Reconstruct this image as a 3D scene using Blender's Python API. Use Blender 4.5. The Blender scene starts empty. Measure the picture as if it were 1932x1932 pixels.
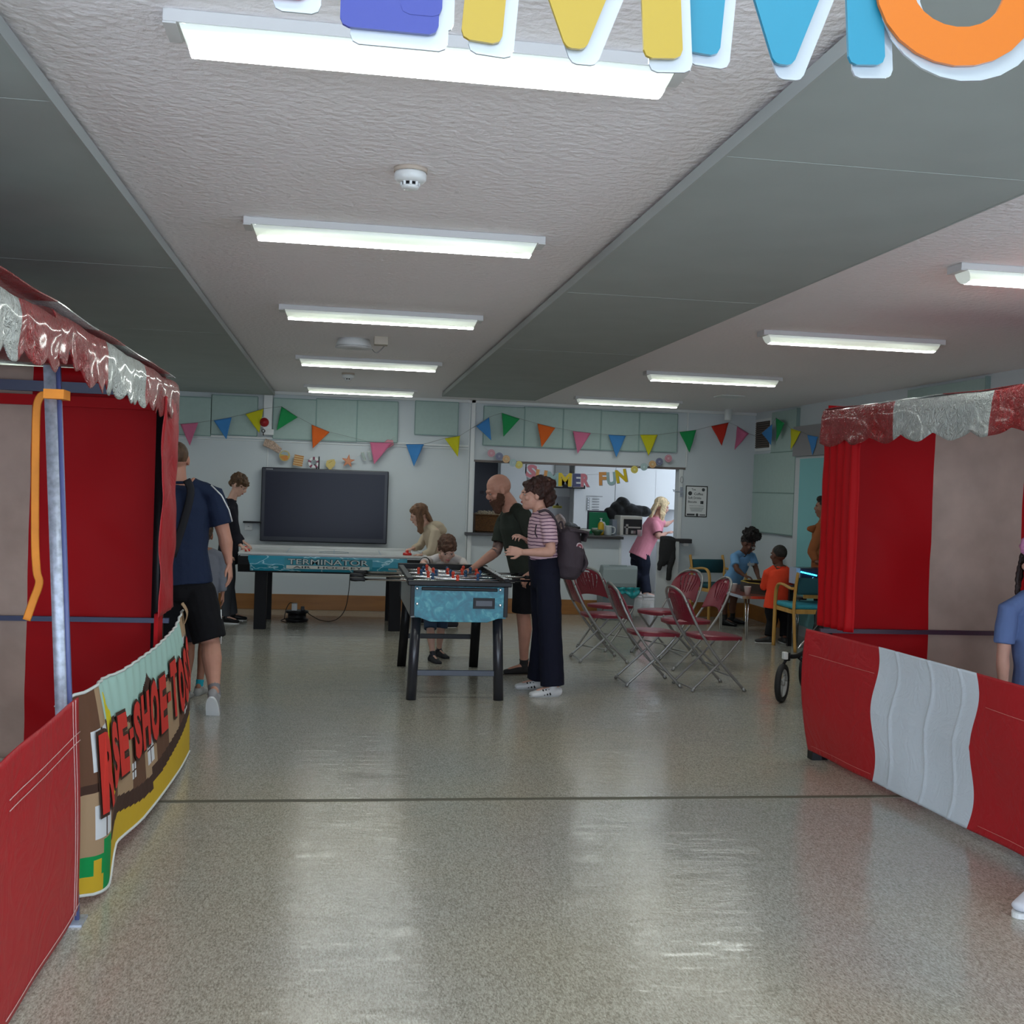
import bpy, bmesh, math, random
from mathutils import Vector, Matrix, noise
random.seed(7)
V = Vector
SC = bpy.context.scene
COL = SC.collection
# ---------------------------------------------------------------- camera
YAW, PIT, ROL, FPX, HC = math.radians(8.641), math.radians(-1.186), math.radians(1.956), 2135.6, 1.55
fwd = V((math.sin(YAW)*math.cos(PIT), math.cos(YAW)*math.cos(PIT), math.sin(PIT)))
r0 = V((math.cos(YAW), -math.sin(YAW), 0)); u0 = r0.cross(fwd)
rgt = r0*math.cos(ROL)+u0*math.sin(ROL); upv = -r0*math.sin(ROL)+u0*math.cos(ROL)
CP = V((0, 0, HC))
cd = bpy.data.cameras.new('camera'); cam = bpy.data.objects.new('camera', cd); COL.objects.link(cam)
cd.sensor_width = 36; cd.sensor_fit = 'HORIZONTAL'; cd.lens = 36*FPX/1932; cd.clip_start = .05; cd.clip_end = 100
cam.matrix_world = Matrix(((rgt.x, upv.x, -fwd.x, CP.x), (rgt.y, upv.y, -fwd.y, CP.y), (rgt.z, upv.z, -fwd.z, CP.z), (0, 0, 0, 1)))
SC.camera = cam
SC.view_settings.view_transform = 'Standard'; SC.view_settings.look = 'None'
SC.view_settings.gamma = 1; SC.view_settings.use_curve_mapping = False
SC.view_settings.exposure = -0.05
# ---------------------------------------------------------------- daylight from outside (through the open doors behind and the openings added beside the camera)
w = bpy.data.worlds.new('sky'); SC.world = w; w.use_nodes = True
w.node_tree.nodes['Background'].inputs[0].default_value = (.72, .84, 1, 1)
w.node_tree.nodes['Background'].inputs[1].default_value = 6.0
LAMP = 44      # emission strength of the fluorescent diffusers

def ray(x, y): return fwd + rgt*((x-966)/FPX) - upv*((y-966)/FPX)
def on(x, y, ax, val):
    d = ray(x, y); return CP + d*((val-CP[ax])/d[ax])
def P(x, y, Y): return on(x, y, 1, Y)      # photo pixel -> place in the plane at depth Y
def PX(x, y, X): return on(x, y, 0, X)
def PZ(x, y, z=0): return on(x, y, 2, z)

# ---------------------------------------------------------------- materials
def mat(name, c, rough=.6, spec=.5, metal=0, var=0, vscale=8, bump=0, bscale=40, emis=0, c2=None, coat=0, stretch=None, trans=0, alpha=1, detail=4):
    m = bpy.data.materials.new(name); m.use_nodes = True
    nt = m.node_tree; b = nt.nodes['Principled BSDF']
    c = tuple(c)+(1,)
    b.inputs['Base Color'].default_value = c; b.inputs['Roughness'].default_value = rough
    b.inputs['Metallic'].default_value = metal; b.inputs['Specular IOR Level'].default_value = spec
    b.inputs['Coat Weight'].default_value = coat; b.inputs['Coat Roughness'].default_value = .1
    b.inputs['Transmission Weight'].default_value = trans; b.inputs['Alpha'].default_value = alpha
    tc = nt.nodes.new('ShaderNodeTexCoord'); mp = nt.nodes.new('ShaderNodeMapping'); nt.links.new(tc.outputs['Object'], mp.inputs[0])
    if stretch: mp.inputs['Scale'].default_value = stretch
    if var or c2:
        n = nt.nodes.new('ShaderNodeTexNoise'); n.inputs['Scale'].default_value = vscale; n.inputs['Detail'].default_value = detail
        nt.links.new(mp.outputs[0], n.inputs['Vector'])
        r = nt.nodes.new('ShaderNodeValToRGB'); r.color_ramp.elements[0].position = .35; r.color_ramp.elements[1].position = .65
        r.color_ramp.elements[0].color = tuple(max(0, x*(1-var)) for x in c[:3])+(1,)
        r.color_ramp.elements[1].color = (tuple(c2)+(1,)) if c2 else tuple(min(1, x*(1+var)) for x in c[:3])+(1,)
        nt.links.new(n.outputs['Fac'], r.inputs[0]); nt.links.new(r.outputs[0], b.inputs['Base Color'])
    if bump:
        n2 = nt.nodes.new('ShaderNodeTexNoise'); n2.inputs['Scale'].default_value = bscale; n2.inputs['Detail'].default_value = 3
        nt.links.new(mp.outputs[0], n2.inputs['Vector'])
        bp = nt.nodes.new('ShaderNodeBump'); bp.inputs['Strength'].default_value = bump; bp.inputs['Distance'].default_value = .02
        nt.links.new(n2.outputs['Fac'], bp.inputs['Height']); nt.links.new(bp.outputs[0], b.inputs['Normal'])
    if emis:
        b.inputs['Emission Color'].default_value = c; b.inputs['Emission Strength'].default_value = emis
    return m

M = {}
M['ceiling'] = mat('ceiling_plaster', (.87, .835, .85), .9, .2, bump=.5, bscale=32)
M['wall'] = mat('wall_paint', (.60, .645, .67), .7, .3, var=.02, vscale=1.5)
M['strip'] = mat('ceiling_heating_panel', (.37, .41, .395), .75, .3, var=.03, vscale=3)
M['edge'] = mat('panel_edge', (.36, .39, .38), .6)
M['white'] = mat('white_gloss', (.72, .74, .74), .4)
M['housing'] = mat('lamp_housing', (.60, .60, .60), .5)
M['panel'] = mat('mint_panel', (.40, .51, .48), .85, .2, var=.02, vscale=20)
M['panel_edge'] = mat('mint_panel_edge', (.25, .36, .34), .8)
M['skirting'] = mat('varnished_skirting', (.30, .125, .03), .45, var=.12, vscale=6, stretch=(.3, 2, 3))
M['black'] = mat('black_plastic', (.008, .008, .010), .4, .25)
M['blackmatte'] = mat('black_laminate', (.008, .008, .010), .55, .2)
M['chrome'] = mat('chrome', (.75, .75, .76), .2, metal=1)
M['steel'] = mat('grey_steel_tube', (.33, .33, .32), .4, metal=.6)
M['galv'] = mat('galvanised_steel', (.42, .46, .54), .45, metal=.5, var=.2, vscale=40)
M['screen'] = mat('screen_glass', (.010, .011, .026), .3, .22)
M['navybar'] = mat('navy_rail', (.02, .03, .09), .4)
M['orange'] = mat('orange_strap', (.72, .24, .02), .7, var=.1)
M['paper'] = mat('white_paper', (.75, .76, .76), .6)
M['ink'] = mat('black_ink', (.02, .02, .02), .7)
M['greyink'] = mat('grey_ink', (.25, .25, .25), .7)
M['cup'] = mat('white_cup', (.8, .74, .72), .5)
M['burg'] = mat('burgundy_plastic', (.22, .018, .035), .35, .5, var=.05)
M['beech'] = mat('beech_wood', (.55, .30, .07), .45, var=.12, vscale=5, stretch=(3, 3, .4))
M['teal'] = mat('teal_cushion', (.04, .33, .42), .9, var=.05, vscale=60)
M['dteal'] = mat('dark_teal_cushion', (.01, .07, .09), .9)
M['binbody'] = mat('grey_bin', (.20, .24, .26), .5)
M['binbag'] = mat('teal_bin_liner', (.02, .33, .36), .3, bump=.6, bscale=25)
M['glass'] = mat('frosted_teal_glass', (.22, .52, .54), .5, .4)
M['grille'] = mat('vent_grille', (.13, .10, .08), .6)

def floor_mat():
    m = bpy.data.materials.new('polished_vinyl_floor'); m.use_nodes = True; nt = m.node_tree; b = nt.nodes['Principled BSDF']
    tc = nt.nodes.new('ShaderNodeTexCoord')
    def nz(scale, st, detail=5, rough=.6, rot=0, dist=0):
        mp = nt.nodes.new('ShaderNodeMapping'); mp.inputs['Scale'].default_value = st; mp.inputs['Rotation'].default_value = (0, 0, rot)
        nt.links.new(tc.outputs['Object'], mp.inputs[0])
        n = nt.nodes.new('ShaderNodeTexNoise'); n.inputs['Scale'].default_value = scale; n.inputs['Detail'].default_value = detail; n.inputs['Roughness'].default_value = rough
        n.inputs['Distortion'].default_value = dist
        nt.links.new(mp.outputs[0], n.inputs['Vector']); return n
    n1 = nz(125, (1.5, .5, 1), 5, .8, .1); n2 = nz(120, (1.4, .7, 1), 3, .7, -.2); n3 = nz(.45, (1, 1, 1), 2)
    r1 = nt.nodes.new('ShaderNodeValToRGB')
    e = r1.color_ramp.elements; e[0].position = .38; e[0].color = (.21, .195, .165, 1); e[1].position = .64; e[1].color = (.56, .54, .485, 1)
    x = e.new(.5); x.color = (.385, .365, .318, 1)
    nt.links.new(n1.outputs['Fac'], r1.inputs[0])
    mx = nt.nodes.new('ShaderNodeMixRGB'); mx.blend_type = 'OVERLAY'; mx.inputs[0].default_value = .3
    nt.links.new(r1.outputs[0], mx.inputs[1]); nt.links.new(n2.outputs['Fac'], mx.inputs[2])
    mx2 = nt.nodes.new('ShaderNodeMixRGB'); mx2.blend_type = 'MULTIPLY'; mx2.inputs[0].default_value = 1
    r3 = nt.nodes.new('ShaderNodeValToRGB'); r3.color_ramp.elements[0].position = .4; r3.color_ramp.elements[1].position = .6
    r3.color_ramp.elements[0].color = (1, .97, .88, 1); r3.color_ramp.elements[1].color = (.93, .95, .97, 1)
    nt.links.new(n3.outputs['Fac'], r3.inputs[0]); nt.links.new(mx.outputs[0], mx2.inputs[1]); nt.links.new(r3.outputs[0], mx2.inputs[2])
    nt.links.new(mx2.outputs[0], b.inputs['Base Color'])
    rr = nt.nodes.new('ShaderNodeMapRange'); rr.inputs[3].default_value = .07; rr.inputs[4].default_value = .14
    nt.links.new(nz(14, (1, 1, 1), 5).outputs['Fac'], rr.inputs[0]); nt.links.new(rr.outputs[0], b.inputs['Roughness'])
    b.inputs['Specular IOR Level'].default_value = .5
    w1 = nz(5, (1.0, 2.6, 1), 6, .62, 0, 1.4)
    bp = nt.nodes.new('ShaderNodeBump'); bp.inputs['Strength'].default_value = .13; bp.inputs['Distance'].default_value = .02
    nt.links.new(w1.outputs['Fac'], bp.inputs['Height']); nt.links.new(bp.outputs[0], b.inputs['Normal'])
    return m
M['floor'] = floor_mat()

def pvc(name, c, rough=.3, bump=.45, sc=9, coat=.25):
    m = mat(name, c, rough, .5, coat=coat); nt = m.node_tree; b = nt.nodes['Principled BSDF']
    tc = nt.nodes.new('ShaderNodeTexCoord')
    v = nt.nodes.new('ShaderNodeTexVoronoi'); v.feature = 'SMOOTH_F1'; v.inputs['Scale'].default_value = sc
    n = nt.nodes.new('ShaderNodeTexNoise'); n.inputs['Scale'].default_value = sc*1.3; n.inputs['Detail'].default_value = 4; n.inputs['Distortion'].default_value = 1.5
    nt.links.new(tc.outputs['Object'], n.inputs['Vector']); nt.links.new(n.outputs['Color'], v.inputs['Vector'])
    v.inputs['Scale'].default_value = 6
    a = nt.nodes.new('ShaderNodeMath'); a.operation = 'ADD'; nt.links.new(v.outputs['Distance'], a.inputs[0]); nt.links.new(n.outputs['Fac'], a.inputs[1])
    bp = nt.nodes.new('ShaderNodeBump'); bp.inputs['Strength'].default_value = bump; bp.inputs['Distance'].default_value = .03
    nt.links.new(a.outputs[0], bp.inputs['Height']); nt.links.new(bp.outputs[0], b.inputs['Normal'])
    return m
M['pvc_red'] = pvc('red_pvc', (.40, .006, .012), .50, .2, 2.5, 0)
M['pvc_red_crinkle'] = pvc('crinkled_red_pvc', (.40, .014, .016), .30, 1.0, 20, .3)
M['pvc_white_crinkle'] = pvc('crinkled_white_pvc', (.50, .53, .50), .25, .8, 16, .4)
M['pvc_white'] = pvc('white_pvc', (.60, .66, .72), .5, .15, 5, 0)
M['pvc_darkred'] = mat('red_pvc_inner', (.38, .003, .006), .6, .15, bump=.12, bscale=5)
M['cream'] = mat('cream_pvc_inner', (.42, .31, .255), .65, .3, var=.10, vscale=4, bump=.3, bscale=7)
def flat(c, r=.6, **k):
    key = 'c%.3f_%.3f_%.3f_%.2f' % (*c, r)
    if key not in M: M[key] = mat('paint_'+key[1:], c, r, **k)
    return M[key]

# ---------------------------------------------------------------- mesh helpers
def BM(): return bmesh.new()
def box(bm, lo, hi, mi=0, rot=None, piv=None):
    x0, y0, z0 = lo; x1, y1, z1 = hi
    vs = [V(c) for c in ((x0, y0, z0), (x1, y0, z0), (x1, y1, z0), (x0, y1, z0), (x0, y0, z1), (x1, y0, z1), (x1, y1, z1), (x0, y1, z1))]
    if rot is not None:
        pv = V(piv) if piv else V(((x0+x1)/2, (y0+y1)/2, (z0+z1)/2)); vs = [pv+rot@(v-pv) for v in vs]
    b = [bm.verts.new(v) for v in vs]
    for f in ((3, 2, 1, 0), (4, 5, 6, 7), (0, 1, 5, 4), (1, 2, 6, 5), (2, 3, 7, 6), (3, 0, 4, 7)):
        bm.faces.new([b[i] for i in f]).material_index = mi
def frame(t, side):
    t = t.normalized(); s = side - t*side.dot(t)
    if s.length < 1e-4: s = V((1, 0, 0)) - t*t.x
    if s.length < 1e-4: s = V((0, 1, 0)) - t*t.y
    s.normalize(); return s, t.cross(s)
def loft(bm, pts, R, side=V((1, 0, 0)), n=14, caps=(1, 1), mi=0):
    pts = [V(p) for p in pts]; R = [(r, r) if not isinstance(r, tuple) else r for r in R]
    sd = V(side) if not isinstance(side, list) else None
    rings = []; N = len(pts)
    def ring(c, s, o, a, b): return [bm.verts.new(c+s*(a*math.cos(2*math.pi*k/n))+o*(b*math.sin(2*math.pi*k/n))) for k in range(n)]
    fr = []
    for i in range(N):
        t = pts[min(i+1, N-1)]-pts[max(i-1, 0)]
        if t.length < 1e-6: t = V((0, 0, 1))
        fr.append((t.normalized(),)+frame(t, side[i] if sd is None else sd))
    def cap(i, sg, kind):
        t, s, o = fr[i]; a, b = R[i]; out = []
        if kind:
            h = min(a, b)*kind
            for q in (.4, .75, .95): out.append(ring(pts[i]+t*(sg*h*q), s, o, a*math.sqrt(1-q*q), b*math.sqrt(1-q*q)))
        return out
    pre = cap(0, -1, caps[0])[::-1]; post = cap(N-1, 1, caps[1])
    rings = pre+[ring(pts[i], fr[i][1], fr[i][2], *R[i]) for i in range(N)]+post
    for a, b in zip(rings[:-1], rings[1:]):
        for k in range(n):
            f = bm.faces.new((a[k], a[(k+1) % n], b[(k+1) % n], b[k])); f.material_index = mi; f.smooth = True
    f = bm.faces.new(rings[0][::-1]); f.material_index = mi; f = bm.faces.new(rings[-1]); f.material_index = mi
def tube(bm, pts, r, n=8, mi=0): loft(bm, pts, [r]*len(pts), n=n, caps=(0, 0), mi=mi)
def cyl(bm, a, b, r, n=20, mi=0, r2=None): loft(bm, [a, b], [r, r2 if r2 is not None else r], n=n, caps=(0, 0), mi=mi)
def arc(pts, k=6):      # Catmull-Rom smoothing of a polyline
    pts = [V(p) for p in pts]; out = []
    for i in range(len(pts)-1):
        a, b, c, d = pts[max(i-1, 0)], pts[i], pts[i+1], pts[min(i+2, len(pts)-1)]
        for j in range(k):
            t = j/k; out.append(.5*((2*b)+(c-a)*t+(2*a-5*b+4*c-d)*t*t+(3*b-a-3*c+d)*t**3))
    return out+[pts[-1]]
def ell(bm, c, r, rot=None, n=14, mi=0, m=9):
    c = V(c); rs = []
    for i in range(1, m):
        a = math.pi*i/m
        ring = []
        for k in range(n):
            b = 2*math.pi*k/n; v = V((r[0]*math.sin(a)*math.cos(b), r[1]*math.sin(a)*math.sin(b), -r[2]*math.cos(a)))
            ring.append(bm.verts.new(c+(rot@v if rot else v)))
        rs.append(ring)
    def pole(s): v = V((0, 0, s*r[2])); return bm.verts.new(c+(rot@v if rot else v))
    p0, p1 = pole(-1), pole(1)
    for k in range(n):
        q = (k+1) % n
        for f in [(p0, rs[0][q], rs[0][k]), (p1, rs[-1][k], rs[-1][q])]:
            f = bm.faces.new(f); f.material_index = mi; f.smooth = True
        for a, b in zip(rs[:-1], rs[1:]):
            f = bm.faces.new((a[k], a[q], b[q], b[k])); f.material_index = mi; f.smooth = True
def prism(bm, poly, d, mi=0, side_mi=None):   # planar polygon (3D points) extruded by vector d
    a = [bm.verts.new(V(p)) for p in poly]; b = [bm.verts.new(V(p)+V(d)) for p in poly]; n = len(a)
    f = bm.faces.new(a[::-1]); f.material_index = mi; f = bm.faces.new(b); f.material_index = mi
    for i in range(n):
        f = bm.faces.new((a[i], a[(i+1) % n], b[(i+1) % n], b[i])); f.material_index = mi if side_mi is None else side_mi
def lathe(bm, c, prof, n=24, mi=0, axis=V((0, 0, 1)), xa=V((1, 0, 0))):
    c = V(c); ya = axis.cross(xa); rings = []
    for r, z in prof: rings.append([bm.verts.new(c+axis*z+xa*(max(r, 1e-4)*math.cos(2*math.pi*k/n))+ya*(max(r, 1e-4)*math.sin(2*math.pi*k/n))) for k in range(n)])
    for a, b in zip(rings[:-1], rings[1:]):
        for k in range(n):
            f = bm.faces.new((a[k], a[(k+1) % n], b[(k+1) % n], b[k])); f.material_index = mi; f.smooth = True
    f = bm.faces.new(rings[0][::-1]); f.material_index = mi; f = bm.faces.new(rings[-1]); f.material_index = mi
def grid(bm, fn, nu, nv, mfn=None, thick=0.004, nrm=None):
    """thin cloth: fn(u,v) -> position, closed with a real thickness along nrm"""
    g = [[V(fn(i/nu, j/nv)) for j in range(nv+1)] for i in range(nu+1)]
    nr = V(nrm).normalized() if nrm else V((0, 0, 1)); o = nr*thick
    A = [[bm.verts.new(p) for p in row] for row in g]; B = [[bm.verts.new(p-o) for p in row] for row in g]
    for i in range(nu):
        for j in range(nv):
            mi = mfn((i+.5)/nu, (j+.5)/nv) if mfn else 0
            if mi < 0: continue
            f = bm.faces.new((A[i][j], A[i+1][j], A[i+1][j+1], A[i][j+1])); f.material_index = mi; f.smooth = True
            f = bm.faces.new((B[i][j+1], B[i+1][j+1], B[i+1][j], B[i][j])); f.material_index = mi; f.smooth = True
    if not mfn or True:
        def edge(a0, a1, b0, b1, mi):
            try: f = bm.faces.new((a0, b0, b1, a1)); f.material_index = max(mi, 0)
            except ValueError: pass
        for i in range(nu):
            m0 = mfn((i+.5)/nu, .5/nv) if mfn else 0; m1 = mfn((i+.5)/nu, 1-.5/nv) if mfn else 0
            if m0 >= 0: edge(A[i][0], A[i+1][0], B[i][0], B[i+1][0], m0)
            if m1 >= 0: edge(A[i+1][nv], A[i][nv], B[i+1][nv], B[i][nv], m1)
        for j in range(nv):
            m0 = mfn(.5/nu, (j+.5)/nv) if mfn else 0; m1 = mfn(1-.5/nu, (j+.5)/nv) if mfn else 0
            if m0 >= 0: edge(A[0][j+1], A[0][j], B[0][j+1], B[0][j], m0)
            if m1 >= 0: edge(A[nu][j], A[nu][j+1], B[nu][j], B[nu][j+1], m1)

def finish(bm, name, mats, loc=None, recalc=True, bevel=0):
    if recalc: bmesh.ops.recalc_face_normals(bm, faces=bm.faces)
    if loc is not None:
        for v in bm.verts: v.co -= loc
    me = bpy.data.meshes.new(name); bm.to_mesh(me); bm.free()
    for m in (mats if isinstance(mats, (list, tuple)) else [mats]): me.materials.append(M[m] if isinstance(m, str) else m)
    return me
def part(name, bm, mats, parent, label=None, bevel=0, local=False):
    """a part: mesh given in world coordinates (local=True: in its parent's), child of parent"""
    wl = V((0, 0, 0))
    if not local:
        p = parent
        while p: wl = wl+p.location; p = p.parent
    me = finish(bm, name, mats, wl)
    o = bpy.data.objects.new(name, me); COL.objects.link(o); o.parent = parent
    if label: o['label'] = label
    if bevel: md = o.modifiers.new('bevel', 'BEVEL'); md.width = bevel; md.segments = 2; md.limit_method = 'ANGLE'
    return o
def top(name, bm, mats, label, cat, group=None, bevel=0, kind=None):
    """a thing that is one mesh, origin at its base"""
    co = [v.co for v in bm.verts]
    lo = V([min(c[i] for c in co) for i in range(3)]); hi = V([max(c[i] for c in co) for i in range(3)])
    loc = V(((lo.x+hi.x)/2, (lo.y+hi.y)/2, lo.z))
    me = finish(bm, name, mats, loc); o = bpy.data.objects.new(name, me); o.location = loc; COL.objects.link(o)
    if label: o['label'] = label
    if cat: o['category'] = cat
    if group: o['group'] = group
    if kind: o['kind'] = kind
    if bevel: md = o.modifiers.new('bevel', 'BEVEL'); md.width = bevel; md.segments = 2; md.limit_method = 'ANGLE'
    return o
def thing(name, label, cat, loc=(0, 0, 0), rz=0, group=None):
    o = bpy.data.objects.new(name, None); COL.objects.link(o); o.location = loc; o.rotation_euler = (0, 0, rz)
    o.empty_display_size = .1; o['label'] = label; o['category'] = cat
    if group: o['group'] = group
    return o
def struct(name, bm, mats, bevel=0): return top(name, bm, mats, None, None, kind='structure', bevel=bevel)
def copy_tree(o, parent=None):
    c = o.copy(); COL.objects.link(c); c.parent = parent
    for ch in list(o.children): copy_tree(ch, c)
    return c
def remesh(bm, vox, smooth=3, disp=0, dscale=30):
    me = bpy.data.meshes.new('tmp'); bmesh.ops.recalc_face_normals(bm, faces=bm.faces); bm.to_mesh(me); bm.free()
    o = bpy.data.objects.new('tmp', me); COL.objects.link(o)
    r = o.modifiers.new('r', 'REMESH'); r.mode = 'VOXEL'; r.voxel_size = vox; r.use_smooth_shade = True
    s = o.modifiers.new('s', 'SMOOTH'); s.factor = .5; s.iterations = smooth
    dg = bpy.context.evaluated_depsgraph_get(); dg.update()
    m2 = bpy.data.meshes.new_from_object(o.evaluated_get(dg))
    b = bmesh.new(); b.from_mesh(m2)
    bpy.data.objects.remove(o); bpy.data.meshes.remove(me); bpy.data.meshes.remove(m2)
    if disp:
        b.normal_update()
        for v in b.verts: v.co += v.normal*disp*noise.noise(v.co*dscale)
    for f in b.faces: f.smooth = True; f.material_index = 0
    return b
_tc = {}
def text_geo(s, off=0.0):
    k = (s, off)
    if k in _tc: return _tc[k]
    c = bpy.data.curves.new('t', 'FONT'); c.body = s; c.offset = off; c.resolution_u = 3
    o = bpy.data.objects.new('t', c); COL.objects.link(o)
    dg = bpy.context.evaluated_depsgraph_get(); dg.update()
    me = bpy.data.meshes.new_from_object(o.evaluated_get(dg))
    vs = [v.co.xy.copy() for v in me.vertices]; fs = [list(p.vertices) for p in me.polygons]
    bpy.data.objects.remove(o); bpy.data.curves.remove(c); bpy.data.meshes.remove(me)
    x0 = min(v.x for v in vs); x1 = max(v.x for v in vs); y0 = min(v.y for v in vs); y1 = max(v.y for v in vs)
    _tc[k] = ([((v.x-x0)/(x1-x0), (v.y-y0)/(y1-y0)) for v in vs], fs, (x1-x0)/(y1-y0)); return _tc[k]
def text(bm, s, org, xd, yd, w=None, h=None, off=.0, mi=0, thick=.0015):
    """writing at org, along unit vectors xd (reading) and yd (up), w x h metres, with thickness towards the reader"""
    vs, fs, ar = text_geo(s, off); xd, yd, org = V(xd), V(yd), V(org)
    if w is None: w = h*ar
    if h is None: h = w/ar
    n = xd.cross(yd); b = [bm.verts.new(org+xd*(u*w)+yd*(v*h)+n*thick) for u, v in vs]
    for f in fs:
        try: f = bm.faces.new([b[i] for i in f]); f.material_index = mi
        except ValueError: pass
    return w, h
XD, YD, ZD = V((1, 0, 0)), V((0, 1, 0)), V((0, 0, 1))
# ================================================================ THE ROOM
YB, XR, XL, YF, CZ = 13.88, 5.22, -3.3, -3.0, 2.62
b = BM(); box(b, (XL-.2, YF-3, -.1), (XR+1.5, 17.6, 0)); struct('floor', b, 'floor')
b = BM()                                                   # metal expansion strip across the floor
for dy in (-.014, 0, .014): box(b, (XL, 5.55+dy-.004, 0), (XR, 5.55+dy+.004, .003))
struct('trim_1', b, flat((.10, .09, .06), .5))
b = BM(); box(b, (XL-.2, YF, CZ), (XR+.2, 17.6, CZ+.1)); struct('ceiling', b, 'ceiling')
# flat heating panels slung under the ceiling
for i, (xa, xb, ya, yb_) in enumerate([(-1.93, -.815, YF+.2, 13.80), (1.105, 2.165, YF+.2, 12.82)]):
    o = BM(); box(o, (xa, ya, 2.565), (xb, yb_, 2.60), 0); box(o, (xa+.06, ya+.05, 2.60), (xb-.06, yb_-.05, CZ), 1)
    y = ya+1.2
    while y < yb_-.3: box(o, (xa-.001, y-.002, 2.564), (xb+.001, y+.002, 2.602), 2); y += 2.44
    for xx in (xa, xb): box(o, (xx-.004, ya, 2.563), (xx+.004, yb_, 2.604), 2)
    struct('trim_%d' % (i+2), o, ['strip', 'black', 'edge'])
# back wall with the serving hatch and the kitchen doorway
b = BM()
hx0, hx1, dx0, dx1, hz0, hz1 = 1.625, 4.262, 3.50, 4.262, .96, 1.868
box(b, (XL, YB, 0), (hx0, YB+.14, CZ)); box(b, (hx0, YB, hz1), (hx1, YB+.14, CZ)); box(b, (hx0, YB, 0), (dx0, YB+.14, hz0)); box(b, (hx1, YB, 0), (XR, YB+.14, CZ))
struct('wall_back', b, 'wall')
b = BM(); box(b, (XL-.15, 2.2, 0), (XL, YB, CZ)); box(b, (XL-.15, YF, 0), (XL, 2.2, .8)); box(b, (XL-.15, YF, 2.3), (XL, 2.2, CZ)); box(b, (XL-.15, YF, .8), (XL, YF+.4, 2.3)); struct('wall_left', b, 'wall')   # unseen opening added beside the camera to let in more daylight
b = BM(); box(b, (XR, 2.2, 0), (XR+.15, YB+.14, CZ)); box(b, (XR, YF, 0), (XR+.15, 2.2, .8)); box(b, (XR, YF, 2.3), (XR+.15, 2.2, CZ)); box(b, (XR, YF, .8), (XR+.15, YF+.4, 2.3)); struct('wall_right', b, 'wall')  # same unseen opening added on this side for daylight
b = BM(); box(b, (XL, YF-.15, 0), (-2.6, YF, CZ)); box(b, (3.6, YF-.15, 0), (XR, YF, CZ)); box(b, (-2.6, YF-.15, 2.3), (3.6, YF, CZ)); struct('wall_front', b, 'wall')
b = BM(); box(b, (XL, YB-.016, 0), (dx0-.02, YB, .185)); box(b, (hx1+.05, YB-.016, 0), (XR, YB, .185)); struct('baseboard_back', b, 'skirting', .004)
b = BM(); box(b, (XR-.016, 8.0, 0), (XR, YB-.016, .185)); struct('baseboard_right', b, 'skirting', .004)
# painted pilasters, cover strips and trunking on the back wall
b = BM()
def vstrip(px, py, w, d=.02, z0=.19, z1=CZ):
    x = P(px, py, YB).x; box(b, (x-w/2, YB-d, z0), (x+w/2, YB, z1))
vstrip(889, 900, .05, .03); vstrip(881, 950, .012, .012); vstrip(1296, 830, .02, .012, 1.9); vstrip(506, 780, .10, .05, 2.15)
for x0, x1, z in ((P(320, 820, YB).x, P(885, 840, YB).x, P(885, 842, YB).z),): box(b, (x0, YB-.02, z-.012), (x1, YB, z+.012)); box(b, (x0, YB-.012, z-.04), (x1, YB, z-.03))
x = P(505, 860, YB).x; box(b, (x-.006, YB-.006, 1.7), (x+.006, YB, z))
x0, x1 = P(516, 0, YB).x, P(862, 0, YB).x; box(b, (x0-.4, YB-.03, 2.585), (hx1+1, YB, CZ))
struct('trim_4', b, 'white', .002)
b = BM()                                                    # hatch frame
box(b, (hx0-.03, YB-.012, hz1-.004), (hx1+.05, YB+.15, hz1+.022)); box(b, (hx1-.03, YB-.012, hz0), (hx1+.02, YB+.15, hz1), 1); box(b, (hx0-.035, YB-.012, hz0), (hx0, YB+.15, hz1), 1)
box(b, (dx0-.015, YB-.02, 0), (dx0+.015, YB+.16, hz0-.04), 1)
struct('trim_5', b, [flat((.16, .13, .12)), 'white'])
# kitchen behind the hatch
KY = 17.3
b = BM(); box(b, (1.2, KY, 0), (6.4, KY+.12, CZ)); struct('wall_kitchen_back', b, flat((.66, .66, .66)))
b = BM(); box(b, (1.0, YB+.14, 0), (1.2, KY+.12, CZ)); struct('wall_kitchen_left', b, 'wall')
b = BM(); box(b, (6.3, YB+.14, 0), (6.4, KY, CZ)); struct('wall_kitchen_right', b, 'wall')
b = BM(); p0, p1 = P(893, 880, KY), P(938, 960, KY); box(b, (p0.x-.5, KY-.04, 0), (p1.x+.02, KY, 2.1), 0); box(b, (p1.x+.02, KY-.07, 0), (p1.x+.22, KY, 2.2), 1); box(b, (p1.x+.22, KY-.08, 0), (p1.x+.27, KY, 2.2), 2)
c = P(909, 929, KY-.045); lathe(b, c, [(.035, 0), (.035, .006)], axis=V((0, -1, 0)), mi=1)
struct('door_1', b, [flat((.006, .008, .02), .35), flat((.07, .06, .07)), flat((.02, .02, .02))])
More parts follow.
